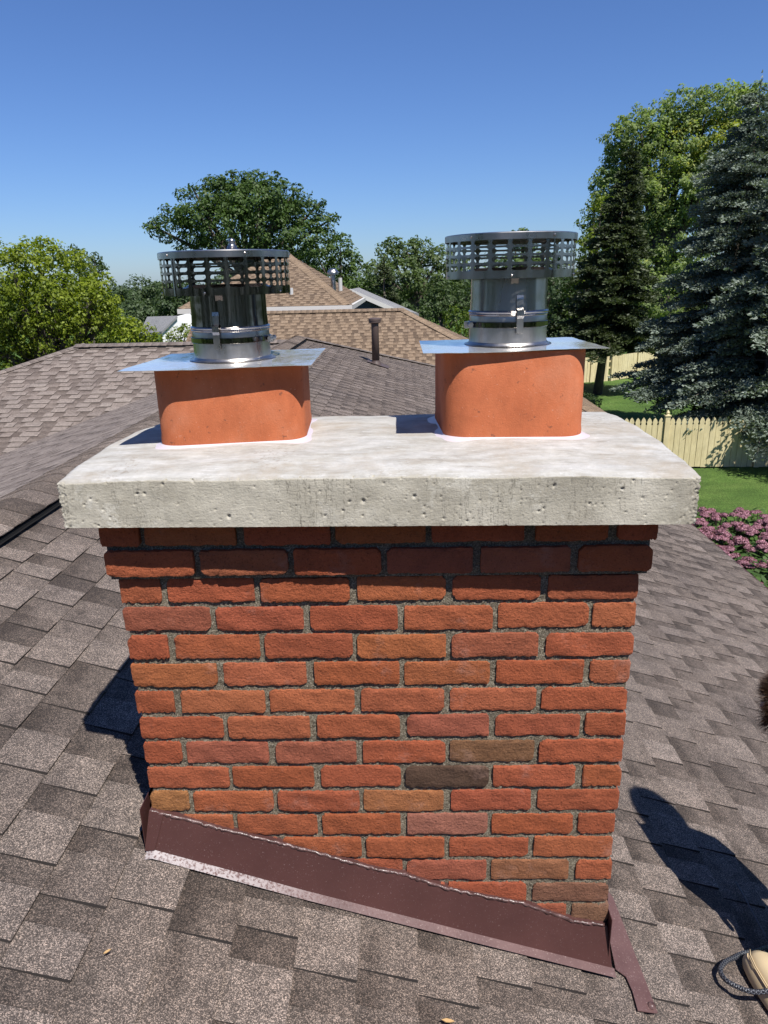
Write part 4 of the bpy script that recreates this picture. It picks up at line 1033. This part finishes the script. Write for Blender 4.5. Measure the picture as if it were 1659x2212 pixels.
tree('yellow green tree edge left of the dark spruce', [(1285, 440, 18), (1275, 480, 28), (1295, 520, 30), (1265, 540, 30), (1255, 590, 32), (1240, 640, 30), (1280, 600, 30), (1245, 690, 28), (1300, 440, 20)], 36, LM_MAPLE, .19, 26., 131, tones=[.45, .4, .35, .4, .3, .2, .2, .1, .45], trunk_r=.2)

def conifer(label, base, H, Rb, mat, seed, z_lo=.06, needle=.12, dens=1., droop=.25, shape=.85, levels=None, trunk_r=.2, lean=(0, 0), group=None, asp=.22, bn=2.6):
    rg = np.random.default_rng(seed); base = np.array(base, float)
    root = empty('spruce_tree', base, label, 'tree', group)
    C_, A_, T_, Ls = [], [], [], []
    lim = MB(); levels = levels or int(H / .30)
    for li in range(levels):
        t = z_lo + (1 - z_lo) * (li / levels); z = H * t
        r_ = Rb * (1 - t) ** shape * rg.uniform(.82, 1.1) + .08
        nb = max(6, int(5 + r_ * bn))
        for b in range(nb):
            a = rg.uniform(0, 6.283); rr = r_ * rg.uniform(.72, 1.1); d = np.array([math.cos(a), math.sin(a), 0]); sd = np.array([-d[1], d[0], 0])
            up = rg.uniform(.0, .18)
            ctr = base + np.array([lean[0] * t, lean[1] * t, z + rg.uniform(-.12, .12)])
            tn = rg.normal(.5, .14)
            ns = max(4, int(rr / .11))
            if rr > .9 and li % 3 == 0: lim.tube([ctr, ctr + d * rr * .5 + np.array([0, 0, up * rr * .5]), ctr + d * rr * .95 + np.array([0, 0, up * rr - droop * rr * .9])], [.03, .02, .006], 5, cap=False)
            for s in np.linspace(.18, 1., ns):
                p = ctr + d * rr * s + np.array([0, 0, up * rr * s - droop * rr * s * s])
                tw = (.20 + .42 * rr * (1 - s) * .6) * (1 if s < .95 else .5)
                for sg in (-1, 1):
                    m = max(4, int(tw / .022 * dens)); q = rg.uniform(0, 1, m)[:, None]
                    dirn = unit((d * .7 + sd * sg * 1.)[None])[0]
                    pts = p + dirn * tw * q + np.array([0, 0, -.22]) * tw * q ** 2 + rg.normal(0, .035, (m, 3))
                    C_.append(pts); A_.append(unit(dirn + d * .4 + rg.normal(0, .45, (m, 3)) + np.array([0, 0, .12]))); T_.append(np.clip(tn + (q[:, 0] * .3 + s * .25 - .25) + rg.normal(0, .12, m), 0, 1))
    # leader
    m = 60; q = rg.uniform(.93, 1.03, m)[:, None]; C_.append(base + np.array([lean[0], lean[1], H]) * q); A_.append(unit(rg.normal(0, .4, (m, 3)) + np.array([0, 0, .8]))); T_.append(np.full(m, .6))
    c = np.concatenate(C_); a = np.concatenate(A_); t = np.concatenate(T_); n = len(c)
    side = unit(np.cross(a, rg.normal(size=(n, 3)))); L = (needle * rg.uniform(.7, 1.4, n))[:, None]; W = L * asp
    V = np.stack([c - side * W, c + a * L * .5 - side * W * 1.2, c + a * L, c + side * W * 1.2], 1)
    quads('crown', V, root, [mat], t)
    lim.tube([base - np.array([0, 0, .1]), base + np.array([lean[0], lean[1], H * .95])], [trunk_r, .03], 8)
    lim.build('trunk', BARK, root, smooth=True)
    return root, n
LM_BLUE = leaf_mat('needle_blue', (.036, .055, .042), (.205, .245, .195), .15)
LM_SPR = leaf_mat('needle_dark', (.013, .021, .010), (.075, .095, .038), .2)
def tree_from(u_top, v_top, ub, vb_, zg=ZG):
    b = hz(ub, vb_, zg); D = math.hypot(b[0] - CAM[0], b[1] - CAM[1]); t = at(u_top, v_top, D); return b, t[2] - zg, (t[0] - b[0], t[1] - b[1])
b, H, ln = tree_from(1365, 318, 1290, 852)
q = conifer('tall narrow dark spruce with bare lower trunk standing by the far fence', b, H, 2.75, LM_SPR, 201, z_lo=.22, needle=.12, dens=1.0, droop=.18, shape=.92, trunk_r=.2, lean=ln, bn=4.6); print('spruce', H, q[1])
b = at(1643, 182, 23.5); H = b[2] - ZG; b[2] = ZG
q = conifer('big blue spruce at the right edge behind the near picket fence', b, H, 3.0, LM_BLUE, 202, z_lo=.15, needle=.075, dens=1.25, droop=.20, shape=.60, bn=6., trunk_r=.28); print('blue', H, q[1], b)
b = at(1735, 300, 21.5); H = b[2] - ZG; b[2] = ZG
q = conifer('shorter blue grey spruce cut by the right picture edge, in front of the big one', b, H, 3.0, LM_BLUE, 203, z_lo=.13, needle=.095, dens=.85, droop=.28, shape=.7, trunk_r=.22)
b = at(832, 700, 42); b[2] = ZG; H = at(828, 565, 42)[2] - ZG
b = at(1425, 800, 43); b[2] = ZG; H = at(1425, 520, 43)[2] - ZG
conifer('dark green spruce filling the gap between the narrow dark spruce and the blue spruces', b, H, 2.6, LM_SPR, 207, z_lo=.04, needle=.15, dens=.7, trunk_r=.2, bn=4.)
b = at(1225, 800, 40); b[2] = ZG; H = at(1225, 600, 40)[2] - ZG
conifer('low dark spruce left of the narrow dark spruce, behind the right flue', b, H, 2.4, LM_SPR, 208, z_lo=.04, needle=.15, dens=.7, trunk_r=.2, bn=4.)
b = at(832, 700, 42); b[2] = ZG; H = at(828, 565, 42)[2] - ZG
conifer('small dark spruce in front of the pale poplars', b, H, 1.7, LM_SPR, 204, z_lo=.05, needle=.16, dens=.35, trunk_r=.15)
# tree standing outside the picture on the right, whose shade falls over the near fence
tree('leafy tree at the far right beyond the fence corner', [], 1, LM_GREEN, .2, 1, 205) if False else None
def shade_tree(x, y, z, r_, seed):
    root = empty('tree', (x + .5, y - .5, ZG), 'leafy garden tree outside the right edge whose shade falls on the near fence', 'tree')
    bl = [((x, y, z), r_), ((x + r_ * .8, y - .3, z + .5), r_ * .9), ((x + .3, y + .2, z + r_ * .9), r_ * .8), ((x + r_ * .6, y, z - r_ * .8), r_ * .8)]
    crown_mesh('crown', bl, .20, 60., LM_GREEN, root, seed)
    t = MB(); t.tube([(x + .5, y - .5, ZG - .1), (x + .4, y - .3, z)], [.2, .08], 8); t.build('trunk', BARK, root, smooth=True)
shade_tree(12.2, 14.0, 1.5, 1.55, 206)
def added_back_trees():  # unseen trees added so the steel pipes reflect something dark
    rg = np.random.default_rng(88); bl = []
    for i in range(26):
        a = R(100 + 160 * i / 25.); D = rg.uniform(15, 19); h = rg.uniform(7, 10.5); x = CAM[0] + D * math.sin(a); y = CAM[1] + D * math.cos(a)
        for k in range(3): bl.append(((x + rg.uniform(-.6, .6), y, ZG + h * (.2 + .3 * k)), (2.2, 2.0, h * .2)))
    o = crown_mesh('added_tree_belt', bl, .6, 2.4, LM_DARK, None, 89); tag(o, 'unseen belt of dark trees added behind the photographer to darken the steel reflections', 'trees', kind='stuff')
added_back_trees()
# small flowering bush behind the right flue
tree('small dark bush with reddish flowers on the lawn behind the right flue', [(1272, 868, 22), (1288, 872, 14), (1258, 862, 18)], 27.5, LM_DARK, .09, 110., 140, tones=[.6] * 3, trunk_r=.04, cat='bush')

# ---- fences
def fence(label, A, B, H, pw, post_every, seed, flat_top=False):
    A, B = Vector(A), Vector(B); L = (B - A).length; T = (B - A).normalized(); Nf = Vector((T.y, -T.x, 0)).normalized()
    root = empty('fence', A, label, 'fence'); r = random.Random(seed); n = int(L / pw)
    me = bpy.data.meshes.new('picket'); th = .02; hw = pw / 2 - .005
    out = [(-hw, 0), (hw, 0), (hw, H - .17), (hw * .98, H - .10), (hw * .55, H - .035), (0, H), (-hw * .55, H - .035), (-hw * .98, H - .10), (-hw, H - .17)] if not flat_top else [(-hw, 0), (hw, 0), (hw, H), (-hw, H)]
    # notch below the pointed head
    if not flat_top: out = [(-hw, 0), (hw, 0), (hw, H - .20), (hw * .72, H - .165), (hw * .95, H - .12), (hw * .6, H - .05), (0, H), (-hw * .6, H - .05), (-hw * .95, H - .12), (-hw * .72, H - .165), (-hw, H - .20)]
    m = len(out); V = [(x, 0, z) for x, z in out] + [(x, th, z) for x, z in out]
    me.from_pydata(V, [], [tuple(range(m)), tuple(range(m, 2 * m))[::-1]] + [(i, m + i, m + (i + 1) % m, (i + 1) % m) for i in range(m)]); me.materials.append(FENCE); me.update()
    ang = math.atan2(T.y, T.x)
    for i in range(n):
        if i % post_every == 0: continue
        o = bpy.data.objects.new('picket', me); COL.objects.link(o); o.parent = root; o.location = T * ((i + .5) * pw) + Nf * 0 + Vector((0, 0, r.uniform(-.006, .006))); o.rotation_euler = (0, r.uniform(-.006, .006), ang)
    for i in range(0, n, post_every):
        b = MB(); c = A + T * ((i + .5) * pw) - Nf * -.0; h = H + (.04 if not flat_top else .02)
        s = .06; b.box((-s, -s, 0), (s, s, h)); b.box((-s - .015, -s - .015, h + .001), (s + .015, s + .015, h + .025)); b.lathe([(.05, h + .025), (.03, h + .05), (.045, h + .08), (.03, h + .12), (0, h + .16)], 10)
        o = b.build('post', FENCE, None); o.parent = root; o.location = T * ((i + .5) * pw); o.rotation_euler = (0, 0, ang)
    b = MB()
    for z in (.2, H * .5, H - .28): b.prism([A - Nf * .03 + Vector((0, 0, z)), B - Nf * .03 + Vector((0, 0, z)), B - Nf * .03 + Vector((0, 0, z + .08)), A - Nf * .03 + Vector((0, 0, z + .08))], -Nf * .03)
    b.build('rail', FENCE, root)
fA = hz(1330, 1009, ZG); fB = hz(1659, 1008, ZG)
dirf = (fB - fA) / np.linalg.norm(fB - fA)
fH = hy(1520, 902, float(hz(1520, 1009, ZG)[1]))[2] - ZG; print('fence H', fH)
fence('near cream picket fence crossing the lawn at the right', fA - dirf * 1.2, fB + dirf * 4.5, fH, .145, 16, 1)
f0 = hz(1238, 829, ZG); f1 = hz(1317, 823, ZG); f2 = hz(1420, 806, ZG)
fH2 = 1.15
fence('far cream board fence behind the dark spruce trunk', f0 + (f0 - f1) * .6, f1, fH2, .145, 14, 2, True)
fence('far cream board fence running back behind the blue spruce', f1, f2, fH2, .145, 14, 3, True)

# ---- joe-pye weed bed below the eave
PINK = leaf_mat('pink_bloom', (.16, .055, .085), (.50, .26, .32), .2); LF = leaf_mat('flower_leaf', (.030, .060, .016), (.085, .155, .035), .3)
STEM = M('flower_stem', (.06, .045, .03), .7)
fl_spots = [(1527, 1100, -1.95, 1.), (1556, 1112, -1.95, .95), (1600, 1102, -1.95, 1.), (1641, 1106, -1.95, .9), (1583, 1128, -2.0, 1.1), (1617, 1136, -2.0, 1.), (1652, 1128, -2.0, .9), (1530, 1140, -2.0, 1.1), (1557, 1150, -2.0, 1.), (1598, 1168, -2.05, 1.3), (1568, 1180, -2.05, 1.), (1640, 1170, -2.0, .9),
            (1560, 1212, -2.05, 1.05), (1616, 1205, -2.1, .9), (1650, 1210, -2.05, 1.1), (1640, 1260, -2.1, 1.), (1510, 1125, -2.05, .9), (1680, 1150, -2., 1.1), (1690, 1220, -2., 1.), (1700, 1280, -2., 1.)]
words = ['farthest left of the far row', 'second of the far row', 'middle of the far row by the lawn', 'right end of the far row', 'behind the large central bloom', 'just right of the tall middle', 'at the picture edge beside the far row', 'hugging the crown corner', 'left of centre in the second row', 'the largest bloom in the middle of the bed', 'tucked low left of the largest bloom', 'right of the largest bloom',
         'nearest the roof edge, darker pink', 'low above the garden lamp', 'at the right edge above the garden lamp', 'right of the garden lamp', 'half hidden under the crown corner', 'outside the right edge, far', 'outside the right edge, middle', 'outside the right edge, near']
for i, (u, v, z, s) in enumerate(fl_spots):
    top = hz(u, v, z); rg = np.random.default_rng(300 + i)
    root = empty('flower_plant', (top[0], top[1], ZG), 'pink flowering joe pye weed plant, ' + words[i], 'flower plant', 'pink flowering plants below the eave')
    cs, ns, ts = [], [], []; st = MB()
    nd = int(8 * s) + 2
    for k_ in range(nd):
        a = rg.uniform(0, 6.28); rr = .16 * s * math.sqrt(rg.uniform(0, 1)); c = np.array([top[0] + rr * math.cos(a), top[1] + rr * math.sin(a), z - rr * .55 + rg.uniform(-.03, .03)])
        m = 220; d = unit(rg.normal(size=(m, 3))); d[:, 2] = np.abs(d[:, 2]) * .8
        cs.append(c + d * np.array([.066, .066, .046]) * s * rg.uniform(.6, 1, (m, 1))); ns.append(unit(d + rg.normal(0, .4, (m, 3)))); ts.append(np.clip(rg.normal(.5, .25, m), 0, 1))
        st.tube([(top[0], top[1], z - .45), tuple(c)], .006, 4, cap=False)
    c = np.concatenate(cs); quads('bloom', leaf_quads(c, np.concatenate(ns), .020, rg, .8), root, [PINK], np.concatenate(ts))
    st.tube([(top[0], top[1], ZG), (top[0], top[1], z - .4)], .012, 6)
    st.build('stem', STEM, root)
    m = 150; q = rg.uniform(0, 1, m); zz = z - .12 - q * 1.15; a = rg.uniform(0, 6.28, m); rr = rg.uniform(.06, .36, m)
    c = np.stack([top[0] + rr * np.cos(a), top[1] + rr * np.sin(a), zz], 1)
    ax = unit(np.stack([np.cos(a), np.sin(a), rg.uniform(-.6, .3, m)], 1)); sd_ = unit(np.cross(ax, [0, 0, 1.])); L = rg.uniform(.14, .24, m)[:, None]; W = L * .17
    V = np.stack([c - ax * L * .4, c + sd_ * W, c + ax * L * .6 - np.array([0, 0, .03]), c - sd_ * W], 1)
    quads('leaf', V, root, [LF], np.clip(rg.normal(.5, .2, m), 0, 1))['kind'] = 'stuff'
# leafy ground cover under the flowers
rg = np.random.default_rng(400); m = 22000
c = np.stack([rg.uniform(3.4, 7.2, m), rg.uniform(3.0, 9.6, m), ZG + .3 + rg.uniform(.0, .92, m)], 1)
a = rg.uniform(0, 6.28, m); ax = unit(np.stack([np.cos(a), np.sin(a), rg.uniform(-.5, .5, m)], 1)); sd_ = unit(np.cross(ax, [0, 0, 1.])); L = rg.uniform(.10, .22, m)[:, None]; W = L * .18
o = quads('flower_bed_foliage', np.stack([c - ax * L * .5, c + sd_ * W, c + ax * L * .5 - np.array([0, 0, .02]), c - sd_ * W], 1), None, [LF], np.clip(rg.normal(.45, .22, m), 0, 1)); tag(o, 'dense green foliage of the flower bed below the eave', 'foliage', kind='stuff')
# garden lamp
lp = hz(1614, 1248, -2.15)
lamp = empty('garden_lamp', (lp[0], lp[1], ZG), 'dark garden lamp with a tilted shiny head among the pink flowers', 'garden lamp')
b = MB(); b.tube([(lp[0], lp[1], ZG), (lp[0], lp[1], -2.14)], .022, 8); b.build('pole', BLACKP, lamp)
b = MB(); b.tube([(lp[0] - .14, lp[1] - .02, -2.19), (lp[0] - .05, lp[1], -2.12), (lp[0] + .02, lp[1], -2.10)], [.052, .045, .025], 12); b.build('lamp_head', DULL, lamp)

# ================================================================== PERSON, SHOE, ROPE, BITS ON THE ROOF
SKIN = M('skin', (.45, .26, .18), .5); CLOTH = M('black_clothing', (.012, .012, .015), .9, 0, .2); HAIR = M('brown_hair', (.055, .026, .012), .45)
G(CLOTH).normal(G(CLOTH).bump(G(CLOTH).noise(G(CLOTH).pos(), 25., 4.), .4, .02))
SOLE = M('cream_rubber', (.52, .40, .24), .6); UPPER = M('cream_leather', (.50, .39, .235), .55)
HD = Vector((1.696, .350, .368))
def roofz(x): return Z0 - S * x
def person():
    root = empty('person', (1.64, 0., roofz(1.64)), 'crouching person in black clothes with brown hair, only hair and one cream shoe in view', 'person')
    hd = HD; nk = Vector((1.70, .285, .385)); ch = Vector((1.765, .185, .37)); wa = Vector((1.83, .0, .20)); pe = Vector((1.90, -.08, .05))
    shl = Vector((1.64, .222, .415)); ell = Vector((1.632, .145, .24)); hl = Vector((1.67, .11, .10)); shr = Vector((1.87, .235, .36)); elr = Vector((1.90, .17, .16)); hr = Vector((1.80, .25, .04))
    kl = Vector((1.74, .12, .12)); al = Vector((1.64, -.15, roofz(1.60) + .11)); kr = Vector((1.95, .12, .06)); ar = Vector((1.90, -.14, roofz(1.9) + .10))
    V = [pe, wa, ch, nk, hd - Vector((0, 0, .02)), shl, ell, hl, shr, elr, hr, pe + Vector((-.09, .02, -.01)), kl, al, pe + Vector((.09, .02, -.01)), kr, ar]
    E = [(0, 1), (1, 2), (2, 3), (3, 4), (2, 5), (5, 6), (6, 7), (2, 8), (8, 9), (9, 10), (0, 11), (11, 12), (12, 13), (0, 14), (14, 15), (15, 16)]
    RR = [.125, .115, .115, .05, .055, .058, .045, .028, .058, .045, .028, .085, .062, .042, .085, .062, .042]
    # fingers
    for h, el_, s in ((7, 6, 1), (10, 9, -1)):
        d = (V[h] - V[el_]).normalized(); sd = d.cross(Vector((0, 0, 1))).normalized(); p = len(V); V.append(V[h] + d * .06); E.append((h, p)); RR.append(.026)
        for f, (o_, l_) in enumerate(((-.028, .058), (-.010, .068), (.010, .064), (.027, .05))):
            a = len(V); V.append(V[p] + sd * o_ + d * .02); E.append((p, a)); RR.append(.009)
            V.append(V[a] + d * l_ * .6 + Vector((0, 0, -.012))); E.append((a, a + 1)); RR.append(.0085)
            V.append(V[a + 1] + d * l_ * .35 + Vector((0, 0, -.03))); E.append((a + 1, a + 2)); RR.append(.007)
        a = len(V); V.append(V[h] + sd * .035 * s + d * .02); E.append((h, a)); RR.append(.011); V.append(V[a] + sd * .015 * s + d * .04 + Vector((0, 0, -.01))); E.append((a, a + 1)); RR.append(.0085)
    me = bpy.data.meshes.new('body'); me.from_pydata([tuple(v - Vector(root.location)) for v in V], E, []); o = bpy.data.objects.new('body', me); COL.objects.link(o); o.parent = root
    sk = o.modifiers.new('skin', 'SKIN'); 
    for i, sv in enumerate(me.skin_vertices[0].data): sv.radius = (RR[i], RR[i]); sv.use_root = (i == 0)
    sk.use_smooth_shade = True; ss = o.modifiers.new('sub', 'SUBSURF'); ss.levels = 2; ss.render_levels = 2
    dg = bpy.context.evaluated_depsgraph_get(); me2 = bpy.data.meshes.new_from_object(o.evaluated_get(dg)); me2.name = 'body'
    bpy.data.objects.remove(o)
    bm = bmesh.new(); bm.from_mesh(me2)
    # head: shaped ellipsoid with nose, brow, chin, ears
    c = hd - Vector(root.location); face = Vector((-.25, .93, -.28)).normalized(); up = (Vector((0, 0, 1)) - face * face.z).normalized(); rt = face.cross(up)
    hb_ = bmesh.ops.create_uvsphere(bm, u_segments=40, v_segments=28, radius=1.)['verts']
    for v in hb_:
        x, y, z = v.co; px, py, pz = x * .070, y * .084, z * .100
        if z < 0: px *= 1 + z * .28; py *= 1 + z * .12
        if y > 0:
            nz = math.exp(-((x / .16) ** 2) - (((z + .12) / .22) ** 2)); py += .024 * nz * (y ** 3)
            py -= .006 * math.exp(-(((abs(x) - .38) / .16) ** 2) - ((z / .12) ** 2)); py += .005 * math.exp(-((x / .3) ** 2) - (((z + .45) / .08) ** 2)); py += .008 * math.exp(-((x / .3) ** 2) - (((z + .85) / .15) ** 2))
        px += math.copysign(.014, x) * math.exp(-((y + .05) / .16) ** 2 - ((z + .05) / .2) ** 2) * (abs(x) > .8)
        v.co = c + rt * px + face * py + up * pz
    bm.to_mesh(me2); bm.free(); me2.materials.clear(); me2.materials.append(CLOTH); me2.materials.append(SKIN)
    mi = []
    for p in me2.polygons:
        q = p.center + Vector(root.location); mi.append(1 if (q - hd).length < .155 or (q - hl).length < .07 + 0 and (q - ell).length > .18 or (q - hl - (hl - ell).normalized() * .12).length < .11 or (q - hr - (hr - elr).normalized() * .12).length < .11 else 0)
    me2.polygons.foreach_set('material_index', mi); me2.polygons.foreach_set('use_smooth', [True] * len(mi))
    o = bpy.data.objects.new('body', me2); COL.objects.link(o); o.parent = root
    # eyes
    for s in (-1, 1):
        b = MB(); ec = hd + rt * .03 * s + face * .083 + up * .004; b.lathe([(.0, -.011), (.008, -.008), (.011, 0), (.008, .008), (0, .011)], 12, tuple(ec)); b.build('eye', WHITEP, root, smooth=True)
    # hair: short strands
    rg = np.random.default_rng(9); n = 26000; d = unit(rg.normal(size=(n, 3))); keep_ = (d[:, 2] > -.25) | (d[:, 1] < -.1); keep_ &= ~((d[:, 1] > .35) & (d[:, 2] < .45)); d = d[keep_]; n = len(d)
    c0 = np.array(hd) + (d[:, :1] * np.array(rt) * .076 + d[:, 1:2] * np.array(face) * .094 + d[:, 2:] * np.array(up) * .114)
    out = unit(d[:, :1] * np.array(rt) + d[:, 1:2] * np.array(face) + d[:, 2:] * np.array(up)); t_ = unit(out * .75 + np.array(face) * -.3 + np.array([0, 0, -.25]) + rg.normal(0, .3, (n, 3)))
    L = rg.uniform(.014, .034, n)[:, None]; sd_ = unit(np.cross(t_, rg.normal(size=(n, 3)))) * .0006
    V_ = np.stack([c0 - sd_, c0 + sd_, c0 + t_ * L + sd_ * .3 - np.array([0, 0, .004]), c0 + t_ * L - sd_ * .3 - np.array([0, 0, .004])], 1)
    quads('hair', V_, root, [HAIR])
    b = MB(); 
    rows = 12; V3 = []
    # close cap below the strands
    bm = bmesh.new(); vs_ = bmesh.ops.create_uvsphere(bm, u_segments=28, v_segments=18, radius=1.)['verts']; dl = []
    for v in vs_:
        x, y, z = v.co
        if (y > .35 and z < .45) or (z < -.35 and y > -.2) or z < -.75: dl.append(v)
        v.co = Vector(hd) + rt * x * .079 + face * y * .097 + up * z * .117
    bmesh.ops.delete(bm, geom=dl, context='VERTS'); mh = bpy.data.meshes.new('hair_cap'); bm.to_mesh(mh); bm.free(); link('hair_cap', mh, root, [HAIR], True)
    # shoes
    def shoe(toe, heel, name):
        toe, heel = Vector(toe), Vector(heel); ax = (toe - heel).normalized(); L = (toe - heel).length; sdv = ax.cross(NR).normalized(); up_ = NR
        prof = [(0, .010, .030), (.02, .026, .048), (.08, .038, .062), (.2, .047, .068), (.38, .052, .074), (.55, .0505, .082), (.68, .043, .095), (.82, .039, .10), (.94, .033, .098), (1., .015, .085)]
        s = MB(); m = 17; VS = []
        out = [(toe - ax * L * t, w_) for t, w_, h in prof]
        left = [p + sdv * w_ for p, w_ in out]; right = [p - sdv * w_ for p, w_ in out[::-1]]; loop = left + right
        V = []
        for h, gr in ((0, -.002), (.004, .001), (.014, .0025), (.024, .002), (.030, -.001)):
            cen = toe - ax * L * .5
            for p in loop: q = p - cen; V.append(cen + q * (1 + gr / .1) + up_ * h)
        nl = len(loop); s.add(V, [(j * nl + i, j * nl + (i + 1) % nl, (j + 1) * nl + (i + 1) % nl, (j + 1) * nl + i) for j in range(4) for i in range(nl)] + [tuple(range(nl))[::-1], tuple(range(4 * nl, 5 * nl))])
        r1 = s.build('sole', SOLE, root, smooth=True); autosmooth(r1, 40)
        u_ = MB(); V = []; k = 10
        for t, w_, h in prof:
            c_ = toe - ax * L * (t * .985 + .012) + up_ * .029
            for i in range(k + 1):
                a = math.pi * i / k; V.append(c_ + sdv * (w_ - .003) * math.cos(a) + up_ * (h - .029) * (math.sin(a) ** .75))
        Fc = [(j * (k + 1) + i, (j + 1) * (k + 1) + i, (j + 1) * (k + 1) + i + 1, j * (k + 1) + i + 1) for j in range(len(prof) - 1) for i in range(k)]
        u_.add(V, Fc); sh_ = u_.build('shoe', UPPER, root, smooth=True); sh_['label'] = name
        r1.parent = sh_; r1.location = (0, 0, 0)
        # stitched overlay strip round the vamp
        st = MB()
        for off in (.0, .0045):
            pts = []
            for t, w_, h in prof[1:7]:
                c_ = toe - ax * L * t + up_ * (.040 + off); pts.append(c_ + sdv * (w_ - .0015 - off * .3) * 1.01)
            st.tube(pts, .0016, 6)
            pts = []
            for t, w_, h in prof[1:7]:
                c_ = toe - ax * L * t + up_ * (.040 + off); pts.append(c_ - sdv * (w_ - .0015 - off * .3) * 1.01)
            st.tube(pts, .0016, 6)
        o2 = st.build('piping', SOLE, root, smooth=True); o2.parent = sh_; o2.location = (0, 0, 0)
        # trouser hem over the ankle
    z_ = .006
    t1 = rh(1592, 2069, .03); ax_ = Vector((.20, -1, 0)); ax_.z = -S * ax_.x; ax_.normalize()
    t1 = rh(1592, 2064, .012) + Vector((.030, -.004, 0)); t1.z = roofz(t1.x) + .012
    shoe(t1, t1 + ax_ * .285, 'cream shoe by the rope loop')
    t2 = t1 + Vector((.30, .02, 0)); t2.z = roofz(t2.x) + .012; shoe(t2, t2 + ax_ * .285, 'cream shoe out of the frame')
    # trouser hem draped over the instep of the shoe in view
    ank = t1 + ax_ * .17; hem = MB(); V = []; n = 20
    for (f, rr, hh) in ((0, .050, .070), (.3, .060, .10), (1, .055, .20)):
        c_ = ank + NR * hh + Vector((.02, -.02, 0)) * f
        for k_ in range(n):
            a = 2 * math.pi * k_ / n; V.append(c_ + Vector((math.cos(a) * rr * .95, math.sin(a) * rr * 1.5, -S * math.cos(a) * rr - .018 * (math.sin(a) > 0) * math.sin(a))))
    hem.add(V, [(j * n + i, j * n + (i + 1) % n, (j + 1) * n + (i + 1) % n, (j + 1) * n + i) for j in range(2) for i in range(n)]); hem.build('trouser_hem', CLOTH, root, smooth=True)
person()
# rope
ROPE = M('braided_rope', rough=.35); g = G(ROPE)
uvn = g.n('ShaderNodeUVMap'); sp_ = g.n('ShaderNodeSeparateXYZ'); g.l(uvn.outputs[0], sp_.inputs[0])
ua, va = sp_.outputs[0], sp_.outputs[1]
w1 = g.math('SINE', g.math('ADD', g.math('MULTIPLY', ua, 560.), g.math('MULTIPLY', va, 25.13)))
w2 = g.math('SINE', g.math('SUBTRACT', g.math('MULTIPLY', ua, 560.), g.math('MULTIPLY', va, 25.13)))
ck = g.math('MAXIMUM', w1, w2)
g.color(g.rmp(ck, [(.955, (.012, .013, .020)), (.99, (.26, .27, .30))])); g.normal(g.bump(g.math('MULTIPLY', w1, w2), .6, .002))
def rope():
    pts_px = [(1720, 2138), (1690, 2140), (1659, 2141), (1636, 2143), (1614, 2140), (1596, 2133), (1573, 2121), (1561, 2109), (1556, 2095), (1562, 2083), (1573, 2074), (1586, 2069), (1602, 2060), (1631, 2055), (1652, 2048), (1690, 2040)]
    hs = [.11, .095, .08, .066, .055, .046, .036, .028, .024, .022, .018, .014, .010, .008, .008, .008]
    ctrl = [rh(u, v, h) for (u, v), h in zip(pts_px, hs)]
    P_ = []
    for i in range(len(ctrl) - 1):
        p0, p1, p2, p3 = ctrl[max(0, i - 1)], ctrl[i], ctrl[i + 1], ctrl[min(len(ctrl) - 1, i + 2)]
        for t in np.linspace(0, 1, 10, endpoint=False):
            t = float(t); P_.append(.5 * ((2 * p1) + (p2 - p0) * t + (2 * p0 - 5 * p1 + 4 * p2 - p3) * t * t + (3 * p1 - p0 - 3 * p2 + p3) * t ** 3))
    b = MB(); n = 12; b.tube(P_, .0062, n)
    o = b.build('rope', ROPE, None, smooth=True); me = o.data; uvl = me.uv_layers.new(name='UVMap')
    L = [0.]
    for i in range(1, len(P_)): L.append(L[-1] + (P_[i] - P_[i - 1]).length)
    for p in me.polygons:
        if len(p.vertices) != 4: continue
        ks = [v % n for v in p.vertices]; wrap = max(ks) - min(ks) > n / 2
        for li, v in zip(p.loop_indices, p.vertices):
            k_ = v % n; k_ = k_ + n if wrap and k_ < n / 2 else k_
            uvl.data[li].uv = (L[v // n], k_ / n)
    tag(o, 'dark braided rope with white chevrons looped beside the cream shoe', 'rope')
rope()
b = MB(); pts = [rh(1590, 1905, .012), rh(1612, 1945, .012), rh(1635, 1988, .012), rh(1654, 2024, .012), rh(1668, 2034, .012)]; b.tube(pts, .0024, 6)
tag(b.build('cord', M('grey_cord', (.10, .10, .10), .6), None, smooth=True), 'thin grey cord lying in the shadow of the person', 'cord')
DRY = M('dry_leaf', (.42, .27, .12), .7)
for (u, v, s, an, lb) in ((967, 2205, .012, .1, 'dry tan leaf sliver on the shingles below the chimney'), (231, 2056 + 0, .007, .9, 'tiny pale seed on the shingles at the lower left')):
    c = rh(u, v, .013); b = MB(); d = Vector((math.cos(an), math.sin(an), -S * math.cos(an))).normalized(); e = NR.cross(d)
    b.prism([c - d * s * 1.2, c + e * s * .35 - d * s * .2, c + e * s * .25 + d * s * .7, c + d * s * 1.3, c - e * s * .3 + d * s * .4, c - e * s * .35 - d * s * .4], NR * .002)
    tag(b.build('dry_leaf', DRY, None), lb, 'leaf')
print('tris', sum(len(o.data.polygons) * 2 for o in bpy.data.objects if o.type == 'MESH'), 'objects', len(bpy.data.objects))
